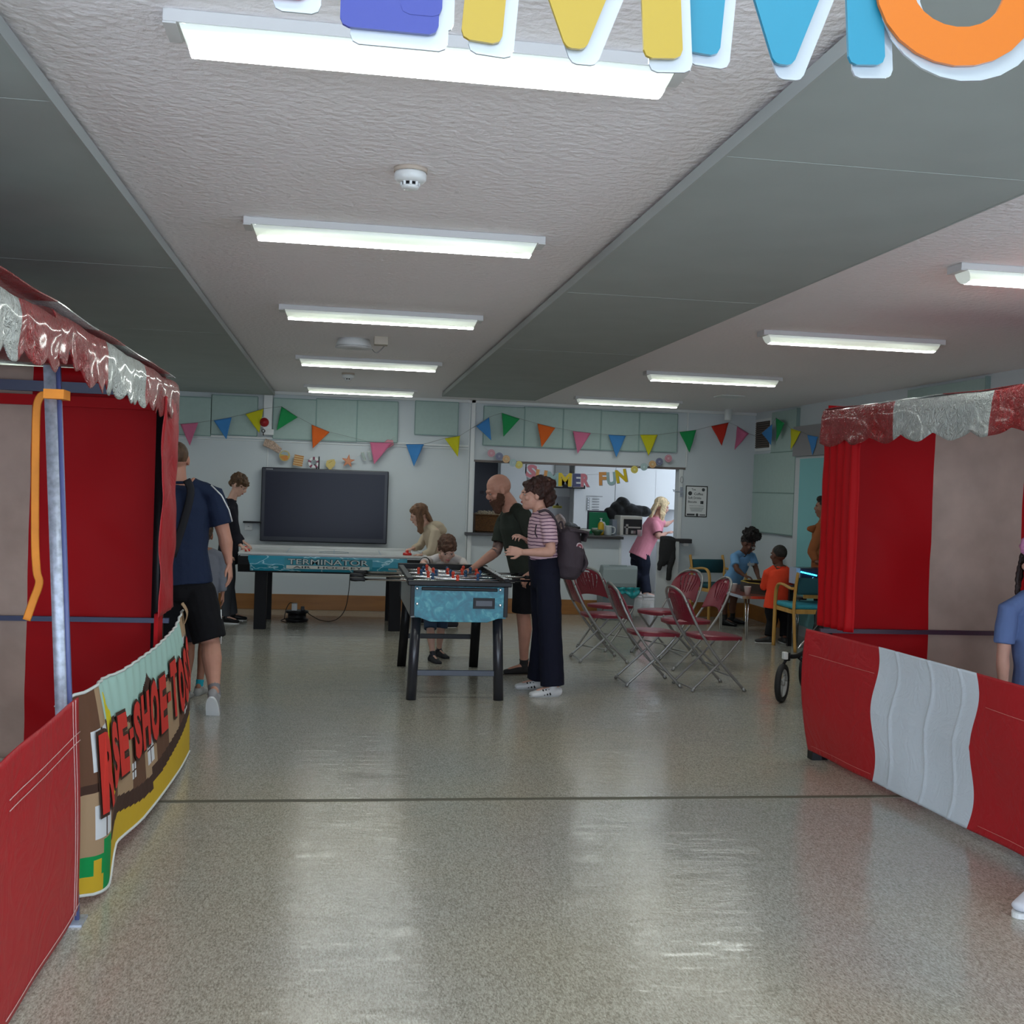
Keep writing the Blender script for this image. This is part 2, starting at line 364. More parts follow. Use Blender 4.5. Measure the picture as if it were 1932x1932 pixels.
# kitchen wall units, hood, splashback
kn = 0
for (xa, xb, ya, yb2) in ((940, 985, 878, 1000), (985, 1042, 878, 897), (1078, 1226, 872, 1000), (1228, 1278, 884, 962)):
    a, c = P(xa, ya, KY-.05), P(xb, yb2, KY-.05)
    if kn in (0,): lab = 'tall white kitchen unit beside the dark doorway behind the hatch'
    elif kn == 1: lab = 'short white wall cupboard left of the extractor hood'
    elif kn == 2: lab = 'wide white wall panel unit right of the extractor hood'
    else: lab = 'white wall cupboard above the blonde woman in the kitchen'
    t = thing('kitchen_cupboard', lab, 'cupboard', (a.x/2+c.x/2, KY-.2, min(a.z, c.z)))
    z1 = max(a.z, 2.05)
    q = BM(); box(q, (a.x, KY-.30, c.z), (c.x, KY-.002, z1)); part('body', q, flat((.62, .62, .60), .4), t)
    q = BM(); n = 2 if c.x-a.x > .9 else 1
    for k in range(n):
        q = BM(); wd = (c.x-a.x)/n; box(q, (a.x+wd*k+.005, KY-.32, c.z+.005), (a.x+wd*(k+1)-.005, KY-.301, z1-.005)); part('door', q, flat((.70, .70, .68), .3), t, bevel=.003)
    kn += 1
t = thing('cooker_hood', 'grey extractor hood with a black edge behind the yellow letter', 'cooker hood', (P(1058, 900, KY).x, KY-.25, 1.4))
a, c = P(1047, 870, KY-.3), P(1072, 913, KY-.3); q = BM(); box(q, (a.x, KY-.35, c.z), (c.x, KY-.002, 2.6)); part('chimney', q, flat((.30, .30, .28), .35), t, bevel=.004)
a, c = P(1018, 913, KY-.45), P(1103, 920, KY-.45); q = BM(); box(q, (a.x, KY-.5, c.z-.02), (c.x, KY-.002, a.z)); part('canopy', q, 'black', t, bevel=.004)
b = BM(); a, c = P(1010, 920, KY-.01), P(1088, 1010, KY-.01); box(b, (a.x, KY-.02, .9), (c.x, KY, 1.45)); struct('trim_6', b, flat((.36, .35, .36), .4))
# worktop on the kitchen right side where the woman works
t = thing('kitchen_worktop', 'kitchen worktop against the wall in front of the blonde woman', 'worktop', (5.45, 16.3, 0))
q = BM(); box(q, (5.0, 15.6, .86), (6.28, 17.0, .90)); part('top', q, flat((.25, .25, .26), .4), t, bevel=.004)
q = BM(); box(q, (5.05, 15.65, 0), (6.28, 17.0, .86)); part('base_unit', q, 'white', t)
# hatch counter
t = thing('serving_counter', 'dark topped serving counter along the kitchen hatch', 'counter', (2.5, YB, 0))
q = BM(); box(q, (hx0-.10, YB-.10, hz0-.0), (dx0+.02, YB+.62, hz0+.035)); part('worktop', q, flat((.035, .033, .035), .35), t, bevel=.005)
q = BM(); box(q, (hx0-.02, YB+.16, .1), (dx0-.03, YB+.55, hz0-.003)); part('cabinet', q, 'white', t)
t = thing('counter_shelf', 'short dark worktop stub right of the kitchen doorway', 'counter', (4.3, YB, hz0))
q = BM(); box(q, (4.10, YB-.12, hz0-.025), (4.40, YB+.12, hz0+.03)); part('worktop', q, flat((.035, .033, .035), .35), t, bevel=.005)
q = BM(); box(q, (4.30, YB-.10, hz0-.06), (4.36, YB-.001, hz0-.026)); part('bracket', q, 'white', t)
t = thing('half_door', 'white half door standing open at the kitchen doorway', 'door', (4.05, 13.8, 0))
q = BM(); box(q, (3.93, 13.70, .0), (4.215, 13.74, .955)); part('panel', q, flat((.62, .65, .66), .45), t, bevel=.004)
q = BM(); box(q, (4.16, 13.74, .2), (4.215, 13.86, .28)); box(q, (4.16, 13.74, .72), (4.215, 13.86, .8)); part('hinge', q, 'steel', t)
q = BM()
def jk(u, v):   # jacket draped over the half door
    x = 3.965+.20*u+.012*math.sin(u*9+v*5); return V((x, 13.685-.02*math.sin(u*7)*v-.012, .99-v*.30-.02*math.sin(u*5)))
loft(q, [(4.07, 13.73, 1.0), (4.06, 13.68, .97), (4.04, 13.67, .85), (4.02, 13.67, .72), (4.0, 13.67, .66)], [(.10, .03), (.105, .035), (.095, .04), (.075, .035), (.03, .02)], caps=(.5, .6))
loft(q, [(4.12, 13.68, .93), (4.12, 13.66, .75), (4.085, 13.66, .6), (4.08, 13.66, .48)], [(.04, .03), (.042, .032), (.035, .03), (.034, .028)], caps=(.5, .4))
loft(q, [(4.02, 13.67, .8), (3.96, 13.66, .66), (3.955, 13.66, .6)], [(.04, .03), (.035, .026), (.025, .02)], caps=(.5, .4))
q = remesh(q, .008, 3, .004, 18); top('jacket', q, mat('black_cloth', (.018, .018, .02), .9, bump=.4, bscale=30), 'black jacket hanging over the open white half door', 'jacket')
WP = [('far left above the boy at the hockey table', (398-80, 748), (398, 822)), ('left of the fire bell above the blue pennant', (400, 746), (485, 822)),
      ('right of the fire bell behind the green pennant', (517, 752), (596, 830)), ('above the left half of the television', (597, 753), (673, 833)), ('above the right edge of the television', (674, 756), (749, 835)),
      ('standing alone between the two runs of panels', (784, 757), (863, 822)),
      ('first of five over the hatch, behind blue and green pennants', (913, 767), (988, 842)), ('second of five over the hatch behind the orange pennant', (989, 769), (1061, 845)), ('third of five over the hatch behind the pink pennant', (1062, 772), (1132, 848)),
      ('fourth of five over the hatch behind the blue pennant', (1133, 776), (1204, 851)), ('last of five over the hatch right of the yellow pennant', (1205, 779), (1275, 853))]
for lab, a, c in WP:
    p0, p1 = P(*a, YB), P(*c, YB); t = thing('acoustic_panel', 'pale green wall panel '+lab, 'wall panel', ((p0.x+p1.x)/2, YB-.03, p1.z), group='green wall panels')
    q = BM(); box(q, (p0.x+.004, YB-.035, p1.z), (p1.x-.004, YB, min(p0.z, 2.58))); part('board', q, 'panel', t, bevel=.003)
    q = BM(); z0, z1 = p1.z, min(p0.z, 2.58)
    for (xa, xb, za, zb) in ((p0.x, p1.x, z0-.01, z0), (p0.x, p1.x, z1, z1+.01), (p0.x-.004, p0.x+.004, z0, z1), (p1.x-.004, p1.x+.004, z0, z1)): box(q, (xa, YB-.037, za), (xb, YB, zb))
    part('edge_strip', q, 'panel_edge', t)
RP = [('lower of two stacked left of the teal door', 13.80, 12.47, 1.12, 1.60), ('upper of two stacked left of the teal door', 13.80, 12.47, 1.61, 2.09), ('under the ceiling behind the yellow pennant at right', 13.24, 12.47, 2.10, 2.585), ('high on the right wall above the right hand stall', 9.89, 8.6, 2.2, 2.59)]
for lab, y1, y0, z0, z1 in RP:
    t = thing('acoustic_panel', 'green wall panel '+lab, 'wall panel', (XR-.03, (y0+y1)/2, z0), group='green wall panels')
    q = BM(); box(q, (XR-.035, y0, z0), (XR-.001, y1, z1)); part('board', q, 'panel', t, bevel=.003)
    q = BM(); box(q, (XR-.04, y0-.02, z0-.01), (XR-.001, y0, z1+.01)); box(q, (XR-.04, y0, z0-.01), (XR-.001, y1, z0-.002)); part('edge_strip', q, 'panel_edge', t)
t = thing('air_vent', 'square brown louvred air vent high in the corner of the right wall', 'vent', (XR-.01, 13.57, 2.15))
q = BM(); box(q, (XR-.02, 13.29, 2.13), (XR, 13.82, 2.53)); part('frame', q, 'white', t)
q = BM(); box(q, (XR-.026, 13.33, 2.165), (XR-.02, 13.78, 2.495), 0)
for k in range(12): box(q, (XR-.034, 13.33, 2.172+k*.027), (XR-.024, 13.78, 2.184+k*.027), 1)
part('louvres', q, [flat((.03, .025, .02)), 'grille'], t)
# teal glazed door on the right wall, with a blind above
t = BM(); box(t, (XR-.05, 11.1, 0), (XR, 12.42, 2.06)); d1 = struct('door_2', t, flat((.55, .58, .60), .5)); 
q = BM(); box(q, (XR-.055, 11.2, .12), (XR-.045, 12.28, 2.0)); part('glazing', q, 'glass', d1)
t = BM(); box(t, (XR-.09, 11.0, 2.03), (XR, 12.42, 2.37)); top('roller_blind', t, flat((.26, .25, .26), .8), 'grey blind box over the teal glazed door', 'blind')
# lamp fittings ------------------------------------------------------------
def diff_mat():
    m = mat('glowing_diffuser', (.93, 1.0, .95), .4, emis=LAMP); nt = m.node_tree; bs = nt.nodes['Principled BSDF']
    tc = nt.nodes.new('ShaderNodeTexCoord'); wv = nt.nodes.new('ShaderNodeTexWave'); wv.inputs['Scale'].default_value = 60; wv.bands_direction = 'X'
    nt.links.new(tc.outputs['Object'], wv.inputs['Vector']); bp = nt.nodes.new('ShaderNodeBump'); bp.inputs['Strength'].default_value = .4; bp.inputs['Distance'].default_value = .004
    nt.links.new(wv.outputs['Fac'], bp.inputs['Height']); nt.links.new(bp.outputs[0], bs.inputs['Normal']); return m
M['diff'] = diff_mat(); M['diff_dim'] = mat('diffuser_lip', (.80, .86, .80), .4, emis=.3); M['diff_side'] = mat('diffuser_side', (.92, 1, .84), .4, emis=.38)
def make_lamp(first):
    t = thing('ceiling_light', 'x', 'light', (0, 0, 0), group='fluorescent ceiling lights')
    L = .625
    q = BM(); box(q, (-L, -.062, -.030), (L, .062, 0)); part('housing', q, 'housing', t, local=True, bevel=.003)
    q = BM()    # curved lens: profile extruded along x, ends sloped
    prof = [(-.056, -.028), (-.058, -.045), (-.052, -.062), (-.036, -.076), (-.012, -.082), (.012, -.082), (.036, -.076), (.052, -.062), (.058, -.045), (.056, -.028)]
    e = L-.035
    rows = []
    for sx in (-1, 1): rows.append([q.verts.new((sx*(e-.022*min(1, (-z-.028)/.05)), y, z)) for y, z in prof])
    for k in range(len(prof)-1):
        f = q.faces.new((rows[0][k], rows[1][k], rows[1][k+1], rows[0][k+1])); f.smooth = True; f.material_index = 1 if k in (0, 8) else 2 if k in (1, 2, 6, 7) else 0
    for r in rows:
        f = q.faces.new(r); f.material_index = 1
    q.faces.new((rows[0][0], rows[0][-1], rows[1][-1], rows[1][0]))
    part('diffuser', q, ['diff', 'diff_dim', 'diff_side'], t, local=True)
    for sx in (-1, 1):
        q = BM(); box(q, (min(sx*(L-.03), sx*L), -.060, -.034), (max(sx*(L-.03), sx*L), .060, -.030)); part('end_cap', q, 'housing', t, local=True)
    return t
lamps = [(.19, 2.76, 'nearest and largest light in the middle row, under the big letters'), (.20, 4.80, 'second light of the middle row, beyond the smoke detector'), (.22, 7.08, 'third light of the middle row, just before the round ceiling speaker'),
         (.21, 9.85, 'fourth light of the middle row'), (.19, 12.75, 'furthest light of the middle row, above the television')]
rl = [(3.72, 'r1', (1850, 545)), (3.7, 'r2', (1605, 655)), (3.7, 'r3', (1345, 722)), (3.7, 'r4', (1185, 764))]
rows = []
for (xa, ya, lab) in lamps: rows.append((xa, ya, 'white fluorescent ceiling light, '+lab))
def lampat(xl, yl, zz=2.59): return PZ(xl, yl, zz)
for (xa, ya, xb, yb2, lab) in ((1425, 632, 1788, 647, 'second light of the right row above the right stall'), (1214, 706, 1476, 716, 'third light of the right row'), (1083, 751, 1286, 760, 'furthest light of the right row, over the kitchen hatch')):
    a, c = PZ(xa, ya, 2.60), PZ(xb, yb2, 2.60); rows.append((min((a.x+c.x)/2, 9), (a.y+c.y)/2, 'white fluorescent ceiling light, '+lab))
a = PZ(1800, 508, 2.60); rows.append((a.x+.625, a.y, 'white fluorescent ceiling light cut off by the right edge of the photo'))
lamp0 = make_lamp(0)
for i, (x, y, lab) in enumerate(rows):
    o = lamp0 if i == 0 else copy_tree(lamp0); o.location = (x, y, CZ); o['label'] = lab; o['group'] = 'fluorescent ceiling lights'
    print('lamp', i, round(x, 2), round(y, 2))
# unseen lights: rows carried on, a left row, one added to light the kitchen
for x, y in ((-2.75, 2.7), (-2.75, 11.5), (.2, .3), (.2, -1.8), (3.9, 2.4), (3.9, -.4), (3.6, 15.6)):
    o = copy_tree(lamp0); o.location = (x, y, CZ); o.scale = (.42, .42, 1) if y > 15 else (1, 1, 1); o['group'] = 'lights outside the photo'; o['label'] = 'unseen white fluorescent ceiling light added outside the frame'
# smoke detectors and other ceiling fittings
def detector(p, s, lab, cx='beige'):
    t = thing('smoke_detector', lab, 'smoke detector', (p.x, p.y, CZ))
    q = BM(); lathe(q, (p.x, p.y, CZ), [(.054*s, 0), (.054*s, -.014*s)]); part('base', q, flat((.50, .42, .35)), t)
    q = BM(); lathe(q, (p.x, p.y, CZ), [(.050*s, -.0141*s), (.052*s, -.02*s), (.051*s, -.036*s), (.042*s, -.044*s), (.028*s, -.046*s)]); part('cover', q, 'white', t)
    q = BM(); lathe(q, (p.x, p.y, CZ), [(.026*s, -.0461*s), (.026*s, -.056*s)], mi=0); lathe(q, (p.x, p.y, CZ), [(.029*s, -.056*s), (.029*s, -.060*s), (.024*s, -.066*s), (.004*s, -.067*s)], mi=1)
    for k in range(8):
        a = k*math.pi/4; c = V((p.x+.0275*s*math.cos(a), p.y+.0275*s*math.sin(a), CZ-.051*s)); box(q, (c.x-.004*s, c.y-.004*s, c.z-.006*s), (c.x+.004*s, c.y+.004*s, c.z+.006*s), 1)
    part('sensor_cage', q, ['black', 'white'], t)
detector(PZ(775, 318, CZ), 1.05, 'beige based round smoke detector between the first two lights')
detector(PZ(657, 704, CZ), 1.15, 'small distant smoke detector before the last light of the middle row')
p = PZ(668, 640, CZ); t = thing('ceiling_speaker', 'round white ceiling speaker beyond the third light', 'speaker', (p.x, p.y, CZ))
q = BM(); lathe(q, (p.x, p.y, CZ), [(.115, 0), (.13, -.045), (.128, -.055)], n=32); part('body', q, 'white', t)
q = BM(); lathe(q, (p.x, p.y, CZ), [(.126, -.0551), (.138, -.06), (.138, -.066), (.05, -.072), (.01, -.072)], n=32); part('rim', q, flat((.62, .62, .62)), t)
q = BM(); tube(q, arc([(p.x+.12, p.y, CZ-.045), (p.x+.17, p.y+.02, CZ-.09), (p.x+.24, p.y+.05, CZ-.02)]), .004); part('cable', q, 'greyink', t)
p = PZ(719, 636, CZ); q = BM(); box(q, (p.x-.05, p.y-.05, CZ-.06), (p.x+.05, p.y+.05, CZ)); top('junction_box', q, flat((.50, .45, .38)), 'small cream junction box beside the round ceiling speaker', 'junction box', bevel=.004)
p = P(1374, 780, 13.5); q = BM(); lathe(q, (p.x, 13.5, CZ), [(.045, 0), (.045, -.12), (.04, -.135)]); top('motion_sensor', q, 'white', 'white cylinder sensor hanging from the ceiling above the red pennant', 'sensor')
p = PZ(1376, 747, CZ); q = BM(); box(q, (p.x-.13, p.y-.13, CZ-.012), (p.x+.13, p.y+.13, CZ)); top('ceiling_vent', q, 'white', 'flat square white cover on the ceiling right of the furthest right light', 'vent', bevel=.004)
# fire bell, call box, socket, television
t = thing('fire_alarm_bell', 'round red fire alarm sounder on the back wall by the yellow pennant', 'fire alarm', (P(499, 797, YB).x, YB-.05, P(499, 797, YB).z))
c = P(499, 797, YB-.052); c.y = YB-.05
q = BM(); lathe(q, c, [(.065, 0), (.065, .03)], axis=V((0, -1, 0))); part('base', q, 'white', t)
q = BM(); lathe(q, c+V((0, -.03, 0)), [(.055, 0), (.05, .03), (.025, .04), (.015, .055), (.003, .057)], axis=V((0, -1, 0))); part('sounder', q, flat((.35, .01, .015), .35), t)
p = P(502, 815, YB-.05); q = BM(); box(q, (p.x-.045, YB-.075, p.z-.035), (p.x+.09, YB-.05, p.z+.035)); top('alarm_box', q, 'white', 'white box mounted under the red fire alarm', 'box', bevel=.004)
q = BM(); c = V((p.x-.03, YB-.08, p.z)); loft(q, [c+V((.018*math.cos(a*math.pi/4), 0, .018*math.sin(a*math.pi/4)+.01)) for a in range(9)], [.005]*9, n=6, caps=(0, 0)); tube(q, [c+V((0, 0, -.008)), c+V((0, 0, -.045))], .005); top('hook', q, 'black', 'black ring hook holding the beach garland under the fire alarm', 'hook')
p = P(469, 993, YB); t = thing('wall_socket', 'white square wall socket left of the television', 'socket', (p.x, YB-.01, p.z-.05))
q = BM(); box(q, (p.x-.045, YB-.015, p.z-.045), (p.x+.045, YB, p.z+.045)); part('plate', q, 'white', t, bevel=.004)
q = BM(); box(q, (p.x-.01, YB-.018, p.z-.003), (p.x+.01, YB-.015, p.z+.003)); part('switch', q, 'greyink', t)
p = P(476, 985, YB); q = BM(); box(q, (p.x-.10, YB-.12, p.z-.008), (p.x+.12, YB, p.z+.012)); top('wall_shelf', q, 'black', 'thin black shelf beside the television above the socket', 'shelf', bevel=.003)
t = thing('television', 'large black flat screen display on the back wall over the hockey table', 'television', (-.18, YB-.06, .82))
x0, x1, z0, z1, yt = -.935, .572, .822, 1.706, YB-.10
q = BM(); box(q, (x0, yt, z0), (x1, YB-.03, z1)); box(q, (x0+.3, YB-.05, z0+.2), (x1-.3, YB-.003, z1-.2)); part('bezel', q, flat((.012, .014, .025), .35), t, bevel=.012)
q = BM(); box(q, (x0+.045, yt-.003, z0+.06), (x1-.045, yt-.0005, z1-.045)); part('screen', q, 'screen', t)
q = BM(); box(q, (x0+.05, yt-.003, z1-.025), (x0+.13, yt, z1-.018)); part('badge', q, flat((.4, .4, .42)), t)
q = BM(); tube(q, arc([(-.3, YB-.05, z1-.02), (-.29, YB-.05, z1+.03), (-.32, YB-.02, z1+.05)]), .006); part('cable', q, 'black', t)
p = P(602, 870, YB); q = BM(); cyl(q, (p.x, YB-.06, z1-.002), (p.x, YB-.06, z1+.15), .007); top('webcam_pole', q, 'black', 'thin black rod standing up from the top of the television', 'rod')
# poster
p0, p1 = P(1294, 916, YB), P(1333, 976, YB); t = thing('poster', 'framed white drinks menu poster reading tea and coffee right of the hatch', 'poster', ((p0.x+p1.x)/2, YB-.006, p1.z))
q = BM(); box(q, (p0.x, YB-.006, p1.z), (p1.x, YB, p0.z), 0); box(q, (p0.x+.012, YB-.008, p1.z+.012), (p1.x-.012, YB-.006, p0.z-.012), 1); part('sheet', q, ['ink', 'paper'], t)
q = BM(); W = p1.x-p0.x; H = p0.z-p1.z; y = YB-.0085
def pt(u, v): return V((p0.x+u*W, y, p0.z-v*H))
text(q, 'Tea', pt(.26, .15), XD, ZD, h=.026, off=.01); text(q, 'Coffee', pt(.38, .30), XD, ZD, h=.032, off=.012); text(q, 'Soft Drinks', pt(.12, .425), XD, ZD, w=.17, h=.030, off=.012); text(q, 'Biscuits', pt(.12, .55), XD, ZD, w=.115, h=.028, off=.012)
text(q, 'Subject to availability', pt(.18, .66), XD, ZD, w=.19, h=.012, off=.005)
for k in range(4): box(q, (pt(.2+.02*k, 0).x, y-.0005, pt(0, .715+.035*k).z), (pt(.85-.03*k, 0).x, y, pt(0, .705+.035*k).z))
box(q, (pt(.08, 0).x, y-.001, pt(0, .955).z), (pt(.44, 0).x, y, pt(0, .90).z)); lathe(q, pt(.55, .93), [(.018, 0), (.018, .001)], axis=V((0, -1, 0))); lathe(q, pt(.80, .12), [(.021, 0), (.021, .001)], axis=V((0, -1, 0)))
lathe(q, pt(.20, .245), [(.026, 0), (.026, .001)], axis=V((0, -1, 0))); box(q, (pt(.66, 0).x, y-.001, pt(0, .945).z), (pt(.93, 0).x, y, pt(0, .915).z))
loft(q, [pt(.68, .53), pt(.82, .53)], [(.001, .02)]*2, side=YD, caps=(0, 0))
part('lettering', q, flat((.05, .055, .06)), t)
# hook and keys at the right of the hatch
p = P(1283, 928, YB-.01); q = BM(); tube(q, [p, p+V((-.07, -.02, 0))], .006); tube(q, [p+V((-.07, -.02, .03)), p+V((-.09, -.03, 0)), p+V((-.10, -.03, .03))], .005); box(q, (p.x, YB-.03, p.z-.06), (p.x+.03, YB, p.z+.06)); top('shutter_catch', q, 'galv', 'metal catch bolted beside the right end of the hatch', 'catch')
p = P(1286, 905, YB-.01); q = BM(); loft(q, [p+V((.018*math.cos(a*math.pi/6), -.01, .04*math.sin(a*math.pi/6))) for a in range(13)], [.003]*13, n=6, caps=(0, 0)); top('cord_loop', q, 'greyink', 'small loop of cord hanging by the hatch corner', 'cord')
# ================================================================ MARKET STALLS
def nz(x, y, z=0): return noise.noise(V((x, y, z)))
def side_wall(t, y, xf, xb, cuts, ztop, sgn, rail_z, name='side_curtain'):
    """striped curtain across the far end; cuts = list of (x, material index)"""
    def mf(u, v):
        x = xf+(xb-xf)*u; mi = cuts[0][1]
        for xc, m in cuts:
            if (x-xc)*sgn >= 0: mi = m
        return mi
    def fn(u, v):
        x = xf+(xb-xf)*u; z = .03+(ztop-.03)*v
        return V((x, y+.018*nz(x*2.2, z*1.1)+.008*nz(x*6+z*5, z*3-x*2, 3)+.006*math.sin((x*3-z*4)*2.2), z))
    q = BM(); grid(q, fn, 90, 50, mf, .004, (0, -1, 0)); part(name, q, ['pvc_darkred', 'cream'], t)
def along(A, d, n, s, z, off=0): return V((A.x+d.x*s+n.x*off, A.y+d.y*s+n.y*off, z))
def valance(t, A, d, n, s0, s1, cuts, ztop, zbot, label=None, per=.185, amp=.035, seed=0, name='valance', drop=None):
    def mf(u, v):
        s = s0+(s1-s0)*u; mi = cuts[0][1]
        for sc, m in cuts:
            if s >= sc: mi = m
        return mi
    def fn(u, v):
        s = s0+(s1-s0)*u; zb = zbot-amp*abs(math.sin(math.pi*(s+.05)/per))+.01*nz(s*9, seed)
        if drop: zb += drop(s)
        if v < .15:
            k = v/.15; return along(A, d, n, s, ztop+.012*nz(s*3, seed)+.0, -.12+.11*k)+V((0, 0, .012*(1-k)))
        k = (v-.15)/.85; z = ztop+.012*nz(s*3, seed)+(zb-ztop)*k
        return along(A, d, n, s, z, .0+.014*math.sin(min(1, k*3)*1.5)+.012*nz(s*7, k*2, seed)*k+.012*math.sin(s*11+seed)*k*k)
    q = BM(); grid(q, fn, int((s1-s0)*70), 16, mf, .003, tuple(n)); part(name, q, ['pvc_red_crinkle', 'pvc_white_crinkle'], t, label)
def pole(q, a, c, w=.018, mi=0):
    a, c = V(a), V(c); loft(q, [a, c], [(w*1.35, w*1.35)]*2, side=V((1, 1, 0)), n=4, caps=(0, 0), mi=mi)
# ---------------- left stall
XS = -.875
def Ys(x, y=760): return PX(x, y, XS).y
t = thing('market_stall', 'red and white market stall on the left with orange strap and grey pole', 'market stall', (-1.9, 4.6, 0)); LS = t
Y1 = 6.30
side_wall(t, Y1, XS-.07, -3.05, [(0, 0), (-1.613, 1), (-2.2, 0), (-2.8, 1)], 2.11, -1, .78)
q = BM()
def bw(u, v): y = 2.2+(Y1-2.2)*u; z = .03+2.0*v; return V((-3.08+.02*nz(y*2, z), y, z))
grid(q, bw, 60, 30, lambda u, v: int(u*7) % 2, .004, (1, 0, 0)); part('back_curtain', q, ['pvc_darkred', 'cream'], t)
q = BM(); grid(q, lambda u, v: V((XS-.02-(2.15)*v, 2.2+(Y1-2.2)*u, 2.085+.04*math.sin(v*math.pi)+.012*nz(u*9, v*7))), 40, 24, lambda u, v: int(u*7+.4) % 2, .004, (0, 0, 1)); part('roof_sheet', q, ['pvc_red_crinkle', 'pvc_white_crinkle'], t)
A = V((XS, 0, 0)); d = YD; n = XD
ya, yb_, yc, yd_ = Ys(30, 600), Ys(105, 700), Ys(203, 720), Ys(274, 750)
valance(t, A, d, n, 2.2, yb_+.01, [(0, 0), (2.75, 1), (ya, 0)], 2.03, 1.885, seed=1, name='valance')
valance(t, V((XS-.012, 0, 0)), d, n, yb_-.01, Y1+.03, [(0, 0), (yc, 1), (yd_, 0)], 2.055, 1.885, seed=5, name='valance', drop=lambda s: .07*math.exp(-((s-yb_-.18)/.16)**2))
q = BM()
box(q, (-3.05, Y1-.055, 1.975), (XS-.03, Y1-.03, 2.03), 0); part('cross_rail', q, 'navybar', t); q = BM()
rz0 = P(150, 1168, Y1-.06).z; box(q, (-3.05, Y1-.075, rz0-.013), (XS-.01, Y1-.05, rz0+.013), 0)
part('cross_rail', q, 'navybar', t)
q = BM(); box(q, (-3.05, Y1-.09, 1.90), (-.99, Y1-.07, 1.955), 0); part('curtain_hem', q, 'pvc_darkred', t)
q = BM(); pole(q, (XS-.075, Y1-.03, 0), (XS-.075, Y1-.03, 2.04), .03); part('corner_post', q, 'black', t)
# narrow outer flap
y0, y1_ = Ys(304, 1000), Ys(331, 1000)
q = BM(); grid(q, lambda u, v: V((XS+.006*math.sin(v*14+u*3)+.01*nz(u*5, v*7, 2), y0+(y1_-y0)*u, .85+1.10*v)), 10, 60, None, .004, (1, 0, 0)); part('corner_flap', q, 'pvc_red', t)
q = BM(); box(q, (XS-.03, y0+.05, .55), (XS-.01, y0+.2, .86)); part('corner_flap', q, 'pvc_darkred', t)
# leaning grey pole with strap
a, c = P(131, 1745, 4.06), P(95, 690, 4.10); a = V((a.x, 4.06, 0))
q = BM(); dirp = (c-a)
sd = .019
for dx in (0,): loft(q, [a, c], [(sd*1.414, sd*1.414)]*2, side=V((1, 1, 0)), n=4, caps=(0, 0), mi=0)
o1 = V((.016, 0, 0)); loft(q, [a+o1+V((.008, .004, 0)), c+o1+V((.008, .004, 0))], [(.012, .012)]*2, side=V((1, 1, 0)), n=4, caps=(0, 0), mi=1)
part('pole', q, ['galv', flat((.10, .12, .28), .35)], t)
q = BM(); box(q, (a.x-.05, a.y-.05, 0), (a.x+.05, a.y+.05, .008)); part('foot_plate', q, 'galv', t)
m0 = P(99, 740, 4.05); q = BM(); box(q, (m0.x-.026, 4.035, m0.z-.022), (m0.x+.04, 4.13, m0.z+.01)); part('strap_loop', q, 'orange', t)
sp = [P(92, 742, 4.12), P(74, 752, 4.13), P(68, 800, 4.13), P(66, 1000, 4.13), P(69, 1075, 4.12), P(74, 1100, 4.12), P(62, 1135, 4.13), P(50, 1170, 4.13)]
q = BM(); loft(q, arc(sp, 5), [(.014, .0015)]*36, side=XD, n=8, caps=(0, 0)); part('strap', q, 'orange', t)
# low front panel near the camera
ty = 4.03
def lp(u, v):
    y = 2.3+(ty-2.3)*u; z = .055+(.735+.02*nz(y*2, 1))*v
    return V((-.845+.012*math.sin(v*2.6)*(.5+.5*math.sin(y*2.5))+.008*nz(y*3, z*2)-.015*v, y+.015*math.sin(v*5)*(u > .9), z))
q = BM(); grid(q, lp, 50, 30, lambda u, v: 1 if .10 < u < .41 else 0, .004, (1, 0, 0)); fp = part('front_panel', q, ['pvc_red', 'pvc_white'], t)
q = BM()
def seam(pts, r=.0016): tube(q, pts, r, 5)
for v in (.03, .80, .84): seam([lp(.5+.5*k/20, v)+V((.0035, 0, 0)) for k in range(21)])
for u in (.945, .965): seam([lp(u, k/20)+V((.0035, 0, 0)) for k in range(21)])
part('stitching', q, flat((.62, .40, .38)), fp)
# ---------------- painted banner
BN = thing('game_banner', 'painted western cloth banner reading HORSE-SHOE-TOSS hung along the left stall', 'banner', (-.80, 5.3, 0))
bp = arc([(-.925, 4.10), (-.895, 4.20), (-.845, 4.33), (-.865, 4.62), (-.835, 5.0), (-.815, 5.5), (-.81, 6.0), (-.825, 6.52)], 8)
bl = [0]
for i in range(1, len(bp)): bl.append(bl[-1]+(V(bp[i]).to_2d() - V(bp[i-1]).to_2d()).length)
def bpath(s):
    s = max(0, min(s, 1))*bl[-1]
    for i in range(1, len(bl)):
        if s <= bl[i] or i == len(bl)-1:
            k = (s-bl[i-1])/(bl[i]-bl[i-1]); return V(bp[i-1]).to_2d().lerp(V(bp[i]).to_2d(), min(max(k, 0), 1))
bp = [V((p[0], p[1], 0)) for p in bp]
def lerp_tab(tab, x):
    for (a, va), (b_, vb) in zip(tab[:-1], tab[1:]):
        if x <= b_: return va+(vb-va)*(x-a)/(b_-a)
    return tab[-1][1]
zb_t = [(0, .07), (.07, .03), (.13, .01), (.16, .02), (.22, .10), (.4, .07), (.7, .05), (1.01, .015)]
zt_t = [(0, .74), (.05, .76), (.12, .77), (.3, .74), (.6, .74), (.85, .76), (1.01, .81)]
